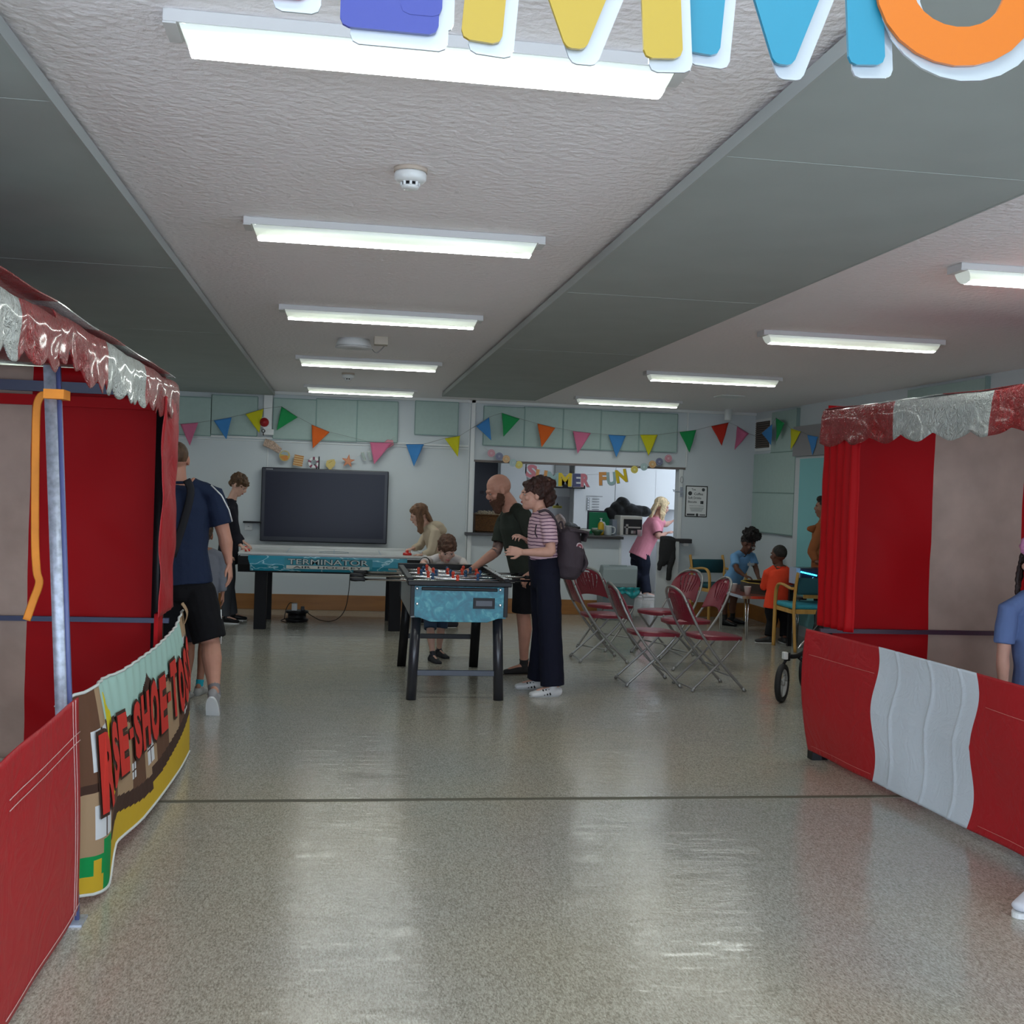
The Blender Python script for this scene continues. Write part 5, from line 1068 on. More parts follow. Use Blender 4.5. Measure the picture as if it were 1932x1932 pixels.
def bigletter(strokes, col, y, lab, w_=.028, polys=()):
    q = BM()
    for pl_ in polys:
        cx = sum(p[0] for p in pl_)/len(pl_)
        prism(q, [(p[0]+.007+(.002 if p[0] > cx else -.002), y+.0045, p[1]-.0085) for p in pl_], (0, .002, 0), 1); prism(q, [(p[0], y-.0007, p[1]) for p in pl_], (0, .003, 0), 0)
    for k, st in enumerate(strokes):
        sh = V((.007, 0, -.0075)); stroke(q, [(p[0]+sh.x, p[1]+sh.z) for p in st], w_*1.12, 1, y+.004+k*.0004, .002); stroke(q, st, w_, 0, y-k*.0003, .003)
    part('letter', q, ['let_'+col, 'foil'], t, lab)
zf = lambda px, py, Y=BY: (P(px, py, Y).x, P(px, py, Y).z)
TZ_ = .155
def M_(xl, xv, xr, ybl, ybv, ybr, Y):
    a, v_, c = zf(xl, ybl, Y), zf(xv, ybv, Y), zf(xr, ybr, Y)
    zt = a[1]+TZ_; vx, vz = v_
    return [[a, (a[0]+.010, zt)], [(c[0]-.012, zt), c]], [[(a[0]-.004, zt), (vx-.0085, vz+.004), (vx-.006, vz+.001), (vx-.003, vz), (vx+.003, vz), (vx+.006, vz+.001), (vx+.0085, vz+.004), (c[0]+.002, zt), (c[0]-.030, zt), (vx, vz+.062), (a[0]+.028, zt)]]
st_, pl_ = M_(908, 1086, 1252, 78, 92, 110, BY); bigletter(st_, 'yellowb', BY, 'yellow letter M', polys=pl_)
st_, pl_ = M_(1322, 1478, 1636, 100, 122, 122, BY+.012); bigletter(st_, 'tealb', BY+.012, 'teal letter M', polys=pl_)
c0 = P(1806, 40, BY+.006); q = None
us = [(c0.x-.051, c0.z+.13), (c0.x-.050, c0.z+.02)]+[(c0.x-.038*1.3*math.cos(k*math.pi/12), c0.z+.022-.040*math.sin(k*math.pi/12)) for k in range(1, 12)]+[(c0.x+.050, c0.z+.02), (c0.x+.051, c0.z+.13)]
bigletter([us], 'orangeb', BY+.006, 'orange letter U')
e0, e1 = zf(642, 20), zf(828, 38)
bigletter([[(e0[0]+.0, e0[1]+.004), (e1[0], e1[1]+.004)], [(e1[0]-.012, e1[1]+.002), (e1[0]-.012, e1[1]+.145)], [(e0[0]+.012, e0[1]+.065), (e1[0], e1[1]+.066)], [(e0[0], e0[1]+.135), (e1[0], e1[1]+.135)]], 'blueb', BY, 'blue letter E')
r0_ = zf(540, -5)
bigletter([[r0_, (r0_[0], r0_[1]+.15)], [(r0_[0], r0_[1]+.14), (r0_[0]-.06, r0_[1]+.13), (r0_[0]-.07, r0_[1]+.10), (r0_[0]-.05, r0_[1]+.075), (r0_[0], r0_[1]+.07)], [(r0_[0]-.03, r0_[1]+.075), (r0_[0]-.07, r0_[1]+.01)]], 'pink', BY, 'pink letter R')
s0_ = (c0.x+.15, c0.z)
bigletter([[(s0_[0]-.045, s0_[1]), (s0_[0]+.03, s0_[1]-.005), (s0_[0]+.045, s0_[1]+.035), (s0_[0], s0_[1]+.06), (s0_[0]-.045, s0_[1]+.085), (s0_[0]-.03, s0_[1]+.125), (s0_[0]+.045, s0_[1]+.125)]], 'pink', BY, 'pink letter S')
q = BM(); zs = 2.03; tube(q, arc([(-1.4, BY+.004, CZ), (-.6, BY+.004, zs+.06), (.0, BY+.004, zs), (.5, BY+.004, zs), (1.1, BY+.004, zs+.08), (1.9, BY+.004, CZ)]), .0015, 5); part('string', q, 'paper', t)
# ================================================================ PEOPLE
def skin(n, c): M[n] = mat(n, c, .55, .35, var=.06, vscale=12); M[n].node_tree.nodes['Principled BSDF'].inputs['Subsurface Weight'].default_value = .05
skin('skin_fair', (.56, .31, .235)); skin('skin_ruddy', (.50, .25, .18)); skin('skin_brown', (.13, .055, .035)); skin('skin_child', (.60, .36, .28)); skin('skin_mid', (.30, .14, .09))
M['lips'] = flat((.38, .11, .10), .5); M['eye'] = flat((.42, .38, .36), .4); M['iris'] = flat((.02, .015, .012), .2)
def cloth(name, c, **k):
    k.setdefault('bump', .35); k.setdefault('bscale', 16); M[name] = mat(name, c, .88, .2, **k); return name
def hand(bm, w, tip, pn, s, curl=.5, mirror=1):
    w, tip = V(w), V(tip); d = (tip-w).normalized(); sd, _ = frame(d, d.cross(V(pn))); pn = sd.cross(d)
    if pn.dot(V(_)) < -2: pass
    L = .095*s
    loft(bm, [w-d*.01, w+d*.02*s, w+d*.06*s, w+d*L], [(.024*s, .018*s), (.032*s, .016*s), (.040*s, .014*s), (.038*s, .011*s)], side=sd, n=12, caps=(.5, .5))
    for k, ln in enumerate((.070, .080, .074, .058)):
        ln *= s; off = sd*((k-1.5)*.0205*s*mirror); b0 = w+d*(L-.012*s-.004*abs(k-1.5)*s)+off
        sp = (d+sd*((k-1.5)*.07*mirror)).normalized()
        def rt(v, a): return (v*math.cos(a)+pn*math.sin(a)).normalized()
        c = curl*(.8+.15*k); p1 = b0+rt(sp, c*.4)*ln*.45; p2 = p1+rt(sp, c*1.2)*ln*.33; p3 = p2+rt(sp, c*2.0)*ln*.25
        loft(bm, [b0, p1, p2, p3], [.0088*s, .0085*s, .0078*s, .0065*s], n=8, caps=(.5, 1))
    t0 = w+d*.025*s-sd*(.026*s*mirror); t1 = t0+(d*.7-sd*.6*mirror+pn*.25).normalized()*.042*s; t2 = t1+(d*.9-sd*.15*mirror+pn*.3*curl).normalized()*.032*s
    loft(bm, [t0, t1, t2], [.013*s, .0105*s, .008*s], n=8, caps=(.5, 1))
def person(name, label, J, face=0, hface=None, tilt=0, hroll=0, s=1.0, hs=1.0, sk='skin_fair', shirt=None, sleeve='short', hem=.25, bottoms=None, btype='trousers', shoe='black', sole='white', sock=None, hair=None, hairc=(.05, .03, .02),
           build=1.0, curl=(.5, .5), palms=None, shoew=1, neckline=True, vox=.0055, toes=None, loc=None, body_extra=None, shirt_r=1.0, wide=1.0, sockh=.0, tuck=False, neckw=1.0):
    """J: joints in world space. face: heading angle (0 = away from the camera, +y; positive turns left)"""
    J = {k: V(v) for k, v in J.items()}
    F = V((-math.sin(face), math.cos(face), 0)); Rt = V((F.y, -F.x, 0))       # forward, right
    pel, wai, che, nec, hd = J['pelvis'], J['waist'], J['chest'], J['neck'], J['head']
    up = (nec-wai).normalized(); shc = nec.lerp(che, .32)
    sw, hw = .185*s*build, .088*s*build
    shR = J.get('shR', shc+Rt*sw); shL = J.get('shL', shc-Rt*sw); hpR = J.get('hipR', pel+Rt*hw); hpL = J.get('hipL', pel-Rt*hw)
    base = V((pel.x, pel.y, 0))
    feet = [J[k] for k in ('ankR', 'ankL') if k in J]
    if feet: base = V((sum(f.x for f in feet)/len(feet), sum(f.y for f in feet)/len(feet), 0))
    t = thing(name, label, 'person', base)
    B = build
    # ---- body, one surface
    b = BM()
    tors = [pel-up*.07*s, pel, pel.lerp(wai, .5), wai, wai.lerp(che, .55), che, shc+up*.0, nec-up*.01*s]
    tr = [(.13*s*B, .10*s*B), (.163*s*B, .115*s*B), (.155*s*B, .11*s*B), (.142*s*B, .102*s*B), (.155*s*B, .108*s*B), (.165*s*B, .11*s*B), (.135*s*B, .085*s*B), (.06*s, .058*s)]
    loft(b, tors, tr, side=Rt, n=20, caps=(.6, .3))
    neckr = .054*s*(.93 if s < .9 else 1)*neckw
    loft(b, [shR.lerp(nec, .12), shR.lerp(nec, .6)+up*.02*s, nec-up*.0, shL.lerp(nec, .6)+up*.02*s, shL.lerp(nec, .12)], [.04*s, .045*s, .05*s, .045*s, .04*s], n=12)
    hu = (hd-nec).normalized()
    loft(b, [nec-up*.05*s, nec.lerp(hd, .35), hd-hu*.02], [neckr*1.15, neckr, neckr*.95], n=14, caps=(.5, .5))
    # ---- head
    hf = face if hface is None else hface
    Hf = V((-math.sin(hf), math.cos(hf), 0)); Hr = V((Hf.y, -Hf.x, 0)); Hq = Matrix((Hr, Hf, ZD)).transposed()      # columns right, fwd, up
    Hq = Hq @ Matrix.Rotation(-tilt, 3, 'X') @ Matrix.Rotation(hroll, 3, 'Y')
    h = hs
    def hp(x, y, z): return hd+Hq@V((x*h, y*h, z*h))
    def he(bm, c, r, n=14, rot=None): ell(bm, hp(*c), tuple(v*h for v in r), Hq@rot if rot else Hq, n)
    he(b, (0, -.012, .030), (.076, .096, .090), 20); he(b, (0, .022, -.030), (.060, .072, .078), 16); he(b, (0, .050, -.082), (.034, .036, .030)); he(b, (0, .078, .022), (.052, .018, .014))
    he(b, (0, .094, -.018), (.0125, .020, .022)); he(b, (0, .086, .004), (.010, .014, .024)); he(b, (0, .080, -.056), (.024, .016, .013)); he(b, (.045, .060, -.022), (.022, .022, .022)); he(b, (-.045, .060, -.022), (.022, .022, .022))
    for sx in (-1, 1): he(b, (sx*.077, -.008, -.004), (.009, .019, .032)); he(b, (sx*.072, .0, -.012), (.010, .012, .02))
    # ---- arms and hands
    arms = {}
    for k, sh, mi in (('R', shR, 1), ('L', shL, -1)):
        if 'el'+k not in J: continue
        el, wr, tp = J['el'+k], J['wr'+k], J['tip'+k]; arms[k] = (sh, el, wr)
        loft(b, [sh-up*.0, sh.lerp(el, .3), sh.lerp(el, .8), el], [.052*s*B, .049*s*B, .041*s*B, .038*s*B], n=12, caps=(1, .6))
        loft(b, [el, el.lerp(wr, .25), el.lerp(wr, .7), wr], [.038*s*B, .041*s*B, .030*s, .025*s], n=12, caps=(.6, .4))
        pn = (palms or {}).get(k, V((0, 0, -1)));  hand(b, wr, tp, pn, s*.98, curl[0] if k == 'R' else curl[1], mi)
    # ---- legs
    legs = {}
    for k, hp_ in (('R', hpR), ('L', hpL)):
        if 'kn'+k not in J: continue
        kn, an = J['kn'+k], J['ank'+k]; legs[k] = (hp_, kn, an)
        loft(b, [hp_, hp_.lerp(kn, .35), hp_.lerp(kn, .85), kn], [.086*s*B, .078*s*B, .056*s*B, .052*s*B], n=14, caps=(.8, .6))
        loft(b, [kn, kn.lerp(an, .28)-F*.012*s, kn.lerp(an, .7), an], [.052*s*B, .056*s*B, .038*s*B, .033*s], n=14, caps=(.6, .4))
        td = (toes or {}).get(k, F); td = V(td).normalized()
        loft(b, [an-td*.03*s, an+td*.05*s-ZD*.03*s, an+td*.12*s-ZD*.045*s], [.03*s, .028*s, .022*s], n=10)
    body = part('body', remesh(b, vox, 3), [sk], t)
    # ---- face details
    for sx in (-1, 1):
        q = BM(); he(q, (sx*.030, .0785, -.001), (.0115, .006, .0055), 12); e = part('eye', q, 'eye', t)
        q = BM(); he(q, (sx*.030, .0835, -.001), (.0055, .0022, .0052), 10); part('iris', q, 'iris', e)
        q = BM(); loft(q, [hp(sx*.014, .0915, .013), hp(sx*.028, .0905, .018), hp(sx*.040, .085, .016)], [(.0030*h, .0025*h)]*3, n=6); part('eyebrow', q, flat(tuple(hairc)), t)
    q = BM(); he(q, (0, .0925, -.0525), (.022, .006, .0045), 12); he(q, (0, .0915, -.0605), (.019, .006, .005), 12); part('lips', q, 'lips', t)
    # ---- upper garment
    if shirt:
        b = BM(); kk = 1.0*shirt_r; lowp = pel.lerp(wai, hem) if hem >= 0 else pel+up*hem*s
        T = [lowp, wai.lerp(lowp, .5), wai, wai.lerp(che, .5), che, shc, nec-up*.018*s]
        Q = [(.172, .128), (.166, .122), (.158, .118), (.168, .123), (.178, .124), (.150, .097), (.070, .066)]
        loft(b, T, [(a*s*B*kk, c*s*B*kk) for a, c in Q[:-1]]+[(Q[-1][0]*s, Q[-1][1]*s)], side=Rt, n=22, caps=(0, .25))
        loft(b, [shR.lerp(nec, .1), shR.lerp(nec, .55)+up*.012*s, nec-up*.022*s, shL.lerp(nec, .55)+up*.012*s, shL.lerp(nec, .1)], [.055*s, .055*s, .056*s, .055*s, .055*s], n=14)
        for k, (sh, el, wr) in arms.items():
            if sleeve == 'short':
                e2 = sh.lerp(el, .72); loft(b, [sh.lerp(nec, .3), sh, sh.lerp(e2, .5), e2], [.055*s*B, .062*s*B, .065*s*B, .063*s*B], n=14, caps=(1, 0))
            else:
                loft(b, [sh.lerp(nec, .3), sh, sh.lerp(el, .5), el], [.055*s*B, .063*s*B, .062*s*B, .056*s*B], n=14, caps=(1, .6)); loft(b, [el, el.lerp(wr, .5), el.lerp(wr, .93)], [.056*s*B, .050*s*B, .042*s], n=14, caps=(.6, 0))
        bb = remesh(b, vox*1.15, 4, .006*s, 11); part('shirt' if sleeve == 'short' else 'jacket', bb, [shirt], t)
        q = BM(); N = 24; c = nec-up*.014*s; cu = (up+hu*.8).normalized(); ff, rr = frame(cu, Rt)
        loft(q, [c+ff*(.064*s*neckw*math.cos(k*2*math.pi/N))+rr*(.062*s*neckw*math.sin(k*2*math.pi/N))+cu*(.006*s) for k in range(N+1)], [(.007*s, .009*s)]*(N+1), n=8, caps=(0, 0)); part('collar', q, [shirt], t)
    if bottoms:
        b = BM(); kk = 1.05 if tuck else .985 if hem > -.08 else .93
        loft(b, [pel.lerp(wai, .9 if tuck else .45 if hem > -.08 else -.12), pel.lerp(wai, .2), pel-up*.03*s, pel-up*.10*s], [(.155*s*B*kk, .116*s*B*kk), (.168*s*B*kk, .122*s*B*kk), (.170*s*B*kk, .122*s*B*kk), (.14*s*B*kk, .11*s*B*kk)], side=Rt, n=20, caps=(0, .4))
        for k, (hp_, kn, an) in legs.items():
            if btype == 'shorts': e = hp_.lerp(kn, .92); loft(b, [hp_, hp_.lerp(e, .5), e], [.096*s*B*wide, .092*s*B*wide, .088*s*B*wide], n=16, caps=(.8, 0))
            elif btype == 'mini': e = hp_.lerp(kn, .45); loft(b, [hp_, hp_.lerp(e, .5), e], [.096*s*B, .095*s*B, .092*s*B], n=16, caps=(.8, 0))
            elif btype == 'wide': loft(b, [hp_, hp_.lerp(kn, .5), kn, kn.lerp(an, .5), kn.lerp(an, 1.0)], [.098*s*B, .098*s*B*wide, .092*s*B*wide, .094*s*B*wide, .096*s*B*wide], n=16, caps=(.8, 0))
            else: loft(b, [hp_, hp_.lerp(kn, .5), kn, kn.lerp(an, .5), kn.lerp(an, 1.0)], [.087*s*B, .084*s*B*wide, .066*s*B*wide, .060*s*B*wide, .056*s*B*wide], n=16, caps=(.8, 0))
        part(dict(shorts='shorts', mini='shorts').get(btype, 'trousers'), remesh(b, vox*1.15, 4, .005*s, 12), [bottoms], t)
    for k, (hp_, kn, an) in legs.items():
        td = V((toes or {}).get(k, F)).normalized(); sdv = V((td.y, -td.x, 0)).normalized(); s_ = s*shoew
        pitch = td.z; f2 = td
        hl = an-f2*.045*s_; gz = -.0
        dn = V((0, 0, -1)) if abs(td.z) < .3 else (f2.cross(sdv)*-1 if f2.cross(sdv).z > 0 else f2.cross(sdv))
        A0 = an+dn*(.055*s_)
        q = BM(); loft(q, [A0-f2*.052*s_-dn*.008*s_, A0-f2*.02*s_-dn*.018*s_, A0+f2*.04*s_-dn*.014*s_, A0+f2*.10*s_-dn*.002*s_, A0+f2*.155*s_+dn*.004*s_], [(.030*s_, .034*s_), (.034*s_, .042*s_), (.036*s_, .036*s_), (.042*s_, .027*s_), (.036*s_, .020*s_)], side=sdv, n=14, caps=(.8, .9))
        loft(q, [an+dn*.03*s_, an-dn*.005*s_], [(.036*s_, .040*s_), (.034*s_, .038*s_)], side=f2, n=14, caps=(0, 0))
        sh_ = part('shoe', remesh(q, .005, 3), [shoe], t)
        q = BM(); pts = []
        for a_ in range(32):
            an_ = a_*math.pi/16; ca, sa = math.cos(an_), math.sin(an_); l = .055 + (.105)*ca; wd = (.040+.006*(ca > 0)*ca)*math.copysign(abs(sa)**.8, sa)
            pts.append(A0+f2*(l*1.08*s_)+sdv*(wd*s_)+dn*(.020*s_))
        prism(q, pts, dn*(.016*s_)); part('sole', q, [sole], sh_)
        if sock:
            q = BM(); dr = (kn-an).normalized(); loft(q, [an-dr*.01, an+dr*.03*s, an+dr*(.05+sockh)*s], [.040*s, .037*s, .041*s], n=14, caps=(0, 0)); part('sock', remesh(q, .005, 1), [sock], t)
    # ---- hair
    if hair:
        hm = mat('hair', hairc, .6, .4, bump=.8, bscale=70, var=.35, vscale=30, stretch=(1, 1, .3)); b = BM(); g = .004
        if hair == 'buzz': he(b, (0, -.020, .036), (.0775, .092, .087), 20); part('hair', remesh(b, .005, 2), [hm], t, None)
        if hair == 'short': he(b, (0, -.020, .046), (.084, .098, .086), 20); he(b, (0, .045, .085), (.062, .045, .036)); he(b, (0, -.07, .0), (.062, .035, .055)); part('hair', remesh(b, .005, 2, .008, 40), [hm], t)
        if hair == 'fringe':
            he(b, (0, -.018, .046), (.086, .100, .088), 20); he(b, (.01, .062, .060), (.066, .034, .036)); he(b, (.03, .07, .045), (.03, .026, .026)); he(b, (-.03, .07, .050), (.03, .026, .026)); he(b, (0, -.07, -.005), (.064, .038, .055)); he(b, (.07, 0, .02), (.016, .035, .035)); he(b, (-.07, 0, .02), (.016, .035, .035)); part('hair', remesh(b, .005, 2, .010, 45), [hm], t)
        if hair == 'long':
            he(b, (0, -.018, .048), (.088, .102, .088), 20); he(b, (.0, .055, .075), (.06, .035, .028))
            for sx in (-1, 1): loft(b, arc([hp(sx*.075, .01, .04), hp(sx*.088, .01, -.04), hp(sx*.09, .03, -.12), hp(sx*.085, .05, -.20)], 3), [(.016*h, .040*h)]*3+[(.016*h, .042*h)]*3+[(.014*h, .032*h)]*3+[(.006*h, .012*h)], side=Hq@XD, n=10)
            loft(b, arc([hp(0, -.075, .03), hp(0, -.095, -.06), hp(0, -.10, -.15), hp(0, -.09, -.24)], 3), [(.075*h, .03*h)]*4+[(.07*h, .028*h)]*3+[(.055*h, .022*h)]*2+[(.03*h, .012*h)], side=Hq@XD, n=14); part('hair', remesh(b, .0055, 2, .006, 45), [hm], t)
        if hair == 'updo':
            he(b, (0, -.022, .046), (.088, .105, .090), 20); he(b, (.0, .050, .078), (.058, .035, .028)); he(b, (0, -.085, .055), (.072, .062, .088)); he(b, (.068, -.03, .018), (.018, .050, .050)); he(b, (-.068, -.03, .018), (.018, .050, .050)); he(b, (0, -.110, -.010), (.062, .058, .078)); he(b, (.0, -.05, .115), (.06, .06, .035)); he(b, (0.03, -.09, .11), (.03, .04, .035)); he(b, (-.03, -.12, .09), (.03, .03, .04))
            part('hair', remesh(b, .005, 2, .016, 30), [hm], t)
            q = BM(); 
            for k in range(6): ell(q, hp(.02-.012*k, -.04-.012*k, .135-.004*k), (.010*h, .010*h, .012*h))
            part('hair_clip', q, flat((.16, .06, .03), .3), t)
        if hair == 'afro':
            he(b, (0, -.022, .046), (.083, .098, .084), 20); he(b, (0, -.015, .125), (.125, .105, .085)); rr_ = random.Random(5)
            for k in range(44):
                a_ = rr_.uniform(0, 6.28); e_ = rr_.uniform(-.3, 1.3); he(b, (.122*math.cos(a_)*math.cos(e_), -.015+.10*math.sin(a_)*math.cos(e_), .128+.085*math.sin(e_)), (.026, .026, .026), 8)
            part('hair', remesh(b, .005, 1, .012, 60), [hm], t)
            q = BM(); tube(q, arc([hp(.07, .06, .08), hp(.085, .085, .0), hp(.085, .08, -.09), hp(.08, .07, -.15)]), .006*h, 6); part('braid', q, [hm], t)
    t['_h'] = 0; del t['_h']
    t_funcs = dict(hp=hp, he=he, Hq=Hq, F=F, Rt=Rt, up=up, arms=arms, legs=legs, shR=shR, shL=shL)
    return t, t_funcs
def Jd(Y, **k): return {n: P(v[0], v[1], v[2] if len(v) > 2 else Y) for n, v in k.items()}
LEFT, RIGHT, AWAY, TOWARD = math.pi/2, -math.pi/2, 0, math.pi
def gz(j, z):      # put a joint at height z
    j.z = z; return j
# 1 man in navy, seen from behind
cloth('navy_tee', (.016, .026, .060)); cloth('black_shorts', (.008, .008, .010)); cloth('grey_sock', (.20, .19, .20))
J = Jd(7.9, head=(333, 868), neck=(333, 908), chest=(335, 960), waist=(337, 1035), pelvis=(340, 1095), shR=(402, 934), shL=(268, 936), elR=(424, 1012), wrR=(432, 1062), tipR=(437, 1108, 7.88), elL=(255, 1015), wrL=(258, 1068), tipL=(260, 1110), hipR=(372, 1118), hipL=(314, 1118), knR=(398, 1215, 7.85), ankR=(405, 1312, 7.62), knL=(322, 1218, 8.0), ankL=(320, 1300, 8.1))
gz(J['ankL'], .075)
t, f = person('person', 'man walking away in navy t-shirt and black shorts beside the left stall', J, face=.06, s=1.06, hs=1.03, build=1.12, neckw=1.12, sk='skin_ruddy', shirt='navy_tee', hem=-.02, bottoms='black_shorts', btype='shorts', wide=1.1, hair='buzz', hairc=(.10, .055, .03), shoe=flat((.30, .29, .29), .7), sole='white', sock='grey_sock', sockh=.06, toes={'R': (.05, .45, -.85), 'L': (0, 1, 0)}, palms={'R': V((-1, .2, 0)), 'L': V((1, 0, 0))}, curl=(.45, .4), shirt_r=1.03)
q = BM(); a = f['shR']; sp = [P(420, 945, 7.74), P(432, 965, 7.76), P(437, 985, 7.80)]
tube(q, [P(398, 915, 7.80), P(418, 935, 7.79), P(432, 962, 7.79), P(438, 984, 7.82)], .005, 6); part('shoulder_stripe', q, 'white', t)
q = BM(); loft(q, arc([P(352, 905, 7.76), P(360, 930, 7.74), P(345, 990, 7.745), P(325, 1050, 7.75)], 4), [(.026, .004)]*13, side=XD, n=8, caps=(0, 0)); part('bag_strap', q, flat((.01, .011, .016), .8), t)
q = BM(); tube(q, [P(417, 1150, 7.86), P(418, 1190, 7.84), P(417, 1215, 7.84)], .004, 6); part('side_piping', q, 'white', t)
# 2 child mostly hidden behind him
cloth('grey_hoodie', (.17, .18, .21)); cloth('teal_sock', (.02, .33, .42)); cloth('tan_shorts', (.02, .02, .03))
J = Jd(8.35, head=(380, 1010), neck=(382, 1040), chest=(384, 1075), waist=(382, 1115), pelvis=(378, 1145), elR=(418, 1088), wrR=(420, 1118), tipR=(421, 1140), elL=(350, 1088), wrL=(350, 1118), tipL=(350, 1140), knR=(386, 1205), ankR=(376, 1296, 8.3), knL=(358, 1215), ankL=(350, 1304, 8.1))
gz(J['ankR'], .06); gz(J['ankL'], .065)
person('person', 'child in teal socks and grey trainers walking in front of the man in navy', J, face=.2, s=.72, hs=.95, sk='skin_mid', shirt='grey_hoodie', sleeve='long', hem=-.02, bottoms='tan_shorts', btype='shorts', hair='short', hairc=(.06, .035, .02), shoe=flat((.27, .27, .26), .7), sole='white', sock='teal_sock', sockh=.02, toes={'R': (.25, 1, 0), 'L': (.1, 1, 0)}, shoew=1.25, vox=.007)
# 3 boy at the left end of the hockey table
cloth('black_hoodie', (.012, .012, .018)); cloth('black_trousers', (.010, .010, .012)); cloth('grey_trousers', (.06, .065, .075))
J = Jd(12.55, head=(450, 915), neck=(436, 942), chest=(430, 968), waist=(432, 1015), pelvis=(430, 1048), shR=(434, 962, 12.42), shL=(432, 960, 12.70), elR=(446, 1010, 12.40), wrR=(453, 1029, 12.34), tipR=(463, 1034, 12.33), elL=(444, 1005, 12.75), wrL=(458, 1022, 12.72), tipL=(466, 1027, 12.70), hipR=(430, 1056, 12.46), hipL=(430, 1056, 12.62), knR=(428, 1112, 12.45), ankR=(426, 1165, 12.45), knL=(433, 1112, 12.65), ankL=(440, 1162, 12.7))
gz(J['ankR'], .075); gz(J['ankL'], .075)
person('person', 'boy with short brown hair and black hoodie at the left end of the hockey table', J, face=RIGHT, hface=RIGHT-.25, tilt=.55, s=.88, hs=1.0, sk='skin_child', shirt='black_hoodie', sleeve='long', hem=-.1, bottoms='grey_trousers', hair='fringe', hairc=(.09, .045, .02), shoe='black', toes={'R': (1, -.3, 0), 'L': (1, .2, 0)}, palms={'R': V((0, 0, -1)), 'L': V((0, 0, -1))}, curl=(.7, .5))
# 4 girl in cream hoodie
cloth('cream_hoodie', (.56, .46, .34)); cloth('dark_leggings', (.02, .02, .03))
J = Jd(12.45, head=(791, 972), neck=(806, 990), chest=(818, 1012), waist=(830, 1048), pelvis=(838, 1075), shR=(810, 1002, 12.62), shL=(822, 1004, 12.28), elR=(792, 1030, 12.6), wrR=(780, 1035, 12.45), tipR=(766, 1037, 12.36), elL=(812, 1042, 12.2), wrL=(797, 1047, 12.2), tipL=(786, 1047, 12.22), knR=(825, 1118), ankR=(812, 1165, 12.75), knL=(842, 1122), ankL=(853, 1172, 12.4))
gz(J['ankR'], .075); gz(J['ankL'], .075)
t, f = person('person', 'girl with long brown hair and cream hoodie at the right end of the hockey table', J, face=LEFT-.1, hface=LEFT, tilt=.35, s=.84, hs=.98, sk='skin_child', shirt='cream_hoodie', sleeve='long', hem=-.05, bottoms='dark_leggings', hair='long', hairc=(.17, .085, .045), shoe=flat((.02, .02, .03), .8), toes={'R': (-1, 0, 0), 'L': (-1, -.25, 0)}, shoew=1.15, curl=(.8, .5), shirt_r=1.08)
q = BM(); ell(q, P(822, 992, 12.42), (.10, .10, .055)); ell(q, P(828, 1000, 12.42), (.09, .10, .06)); part('hood', remesh(q, .008, 4, .01, 12), ['cream_hoodie'], t)
# 5 boy in the white t-shirt behind the football table
cloth('white_tee', (.60, .55, .53)); cloth('denim', (.03, .05, .085))
J = Jd(10.05, head=(843, 1036, 9.78), neck=(842, 1050, 9.90), chest=(842, 1068, 9.98), waist=(832, 1112, 10.08), pelvis=(824, 1142, 10.12), shR=(811, 1057, 9.93), shL=(871, 1059, 9.95), elR=(797, 1063, 9.76), wrR=(814, 1078, 9.25), tipR=(825, 1088, 9.08), elL=(884, 1080, 9.80), wrL=(876, 1066, 9.66), tipL=(868, 1068, 9.5), hipR=(812, 1148, 10.1), hipL=(836, 1148, 10.12), knR=(812, 1190, 10.0), ankR=(816, 1240, 9.95), knL=(832, 1188, 10.1), ankL=(828, 1232, 10.25))
gz(J['ankR'], .06); gz(J['ankL'], .06)
t, f = person('person', 'small boy in white t-shirt and denim shorts leaning over the football table', J, face=TOWARD+.1, hface=TOWARD+.15, tilt=.55, s=.66, hs=.96, sk='skin_child', shirt='white_tee', hem=-.02, bottoms='denim', btype='shorts', hair='fringe', hairc=(.10, .045, .025), shoe=flat((.015, .015, .02), .8), sock=flat((.02, .02, .03)), toes={'R': (.35, -1, 0), 'L': (.5, -1, 0)}, shoew=1.35, curl=(.5, .5), vox=.005)
q = BM(); rr_ = J['shR'].lerp(J['elR'], .66); d_ = (J['elR']-J['shR']).normalized(); loft(q, [rr_-d_*.01, rr_+d_*.004], [.0465, .0465], n=14, caps=(0, 0)); part('sleeve_band', q, 'black', t)
# 6 bald bearded man
cloth('olive_tee', (.030, .036, .028)); cloth('black_shorts2', (.008, .008, .010))
J = Jd(9.25, head=(941, 925, 9.2), neck=(966, 958, 9.27), chest=(972, 992, 9.27), waist=(984, 1048, 9.27), pelvis=(997, 1088, 9.27), shR=(952, 982, 9.46), shL=(988, 972, 9.06), elR=(937, 1040, 9.42), wrR=(890, 1074, 9.3), tipR=(868, 1082, 9.22), elL=(1012, 1028, 8.93), wrL=(1004, 1080, 8.92), tipL=(984, 1098, 8.90), hipR=(1002, 1098, 9.36), hipL=(990, 1098, 9.18), knR=(1030, 1170, 9.45), ankR=(1046, 1252, 9.6), knL=(987, 1160, 9.2), ankL=(989, 1253, 9.3))
gz(J['ankR'], .085); gz(J['ankL'], .085)
t, f = person('person', 'bald bearded man in dark olive t-shirt leaning over the football table', J, face=LEFT-.05, hface=LEFT+.12, tilt=.42, s=1.03, hs=1.08, build=1.04, neckw=1.22, sk='skin_ruddy', shirt='olive_tee', hem=-.03, bottoms='black_shorts2', btype='shorts', hair=None, hairc=(.14, .07, .04), shoe=flat((.015, .013, .014), .8), sole=flat((.10, .08, .06)), sock=flat((.012, .012, .014)), toes={'R': (-1, .3, 0), 'L': (-1, -.1, 0)}, palms={'R': V((0, 0, -1)), 'L': V((0, .6, -1))}, curl=(.9, 1.0), vox=.005)
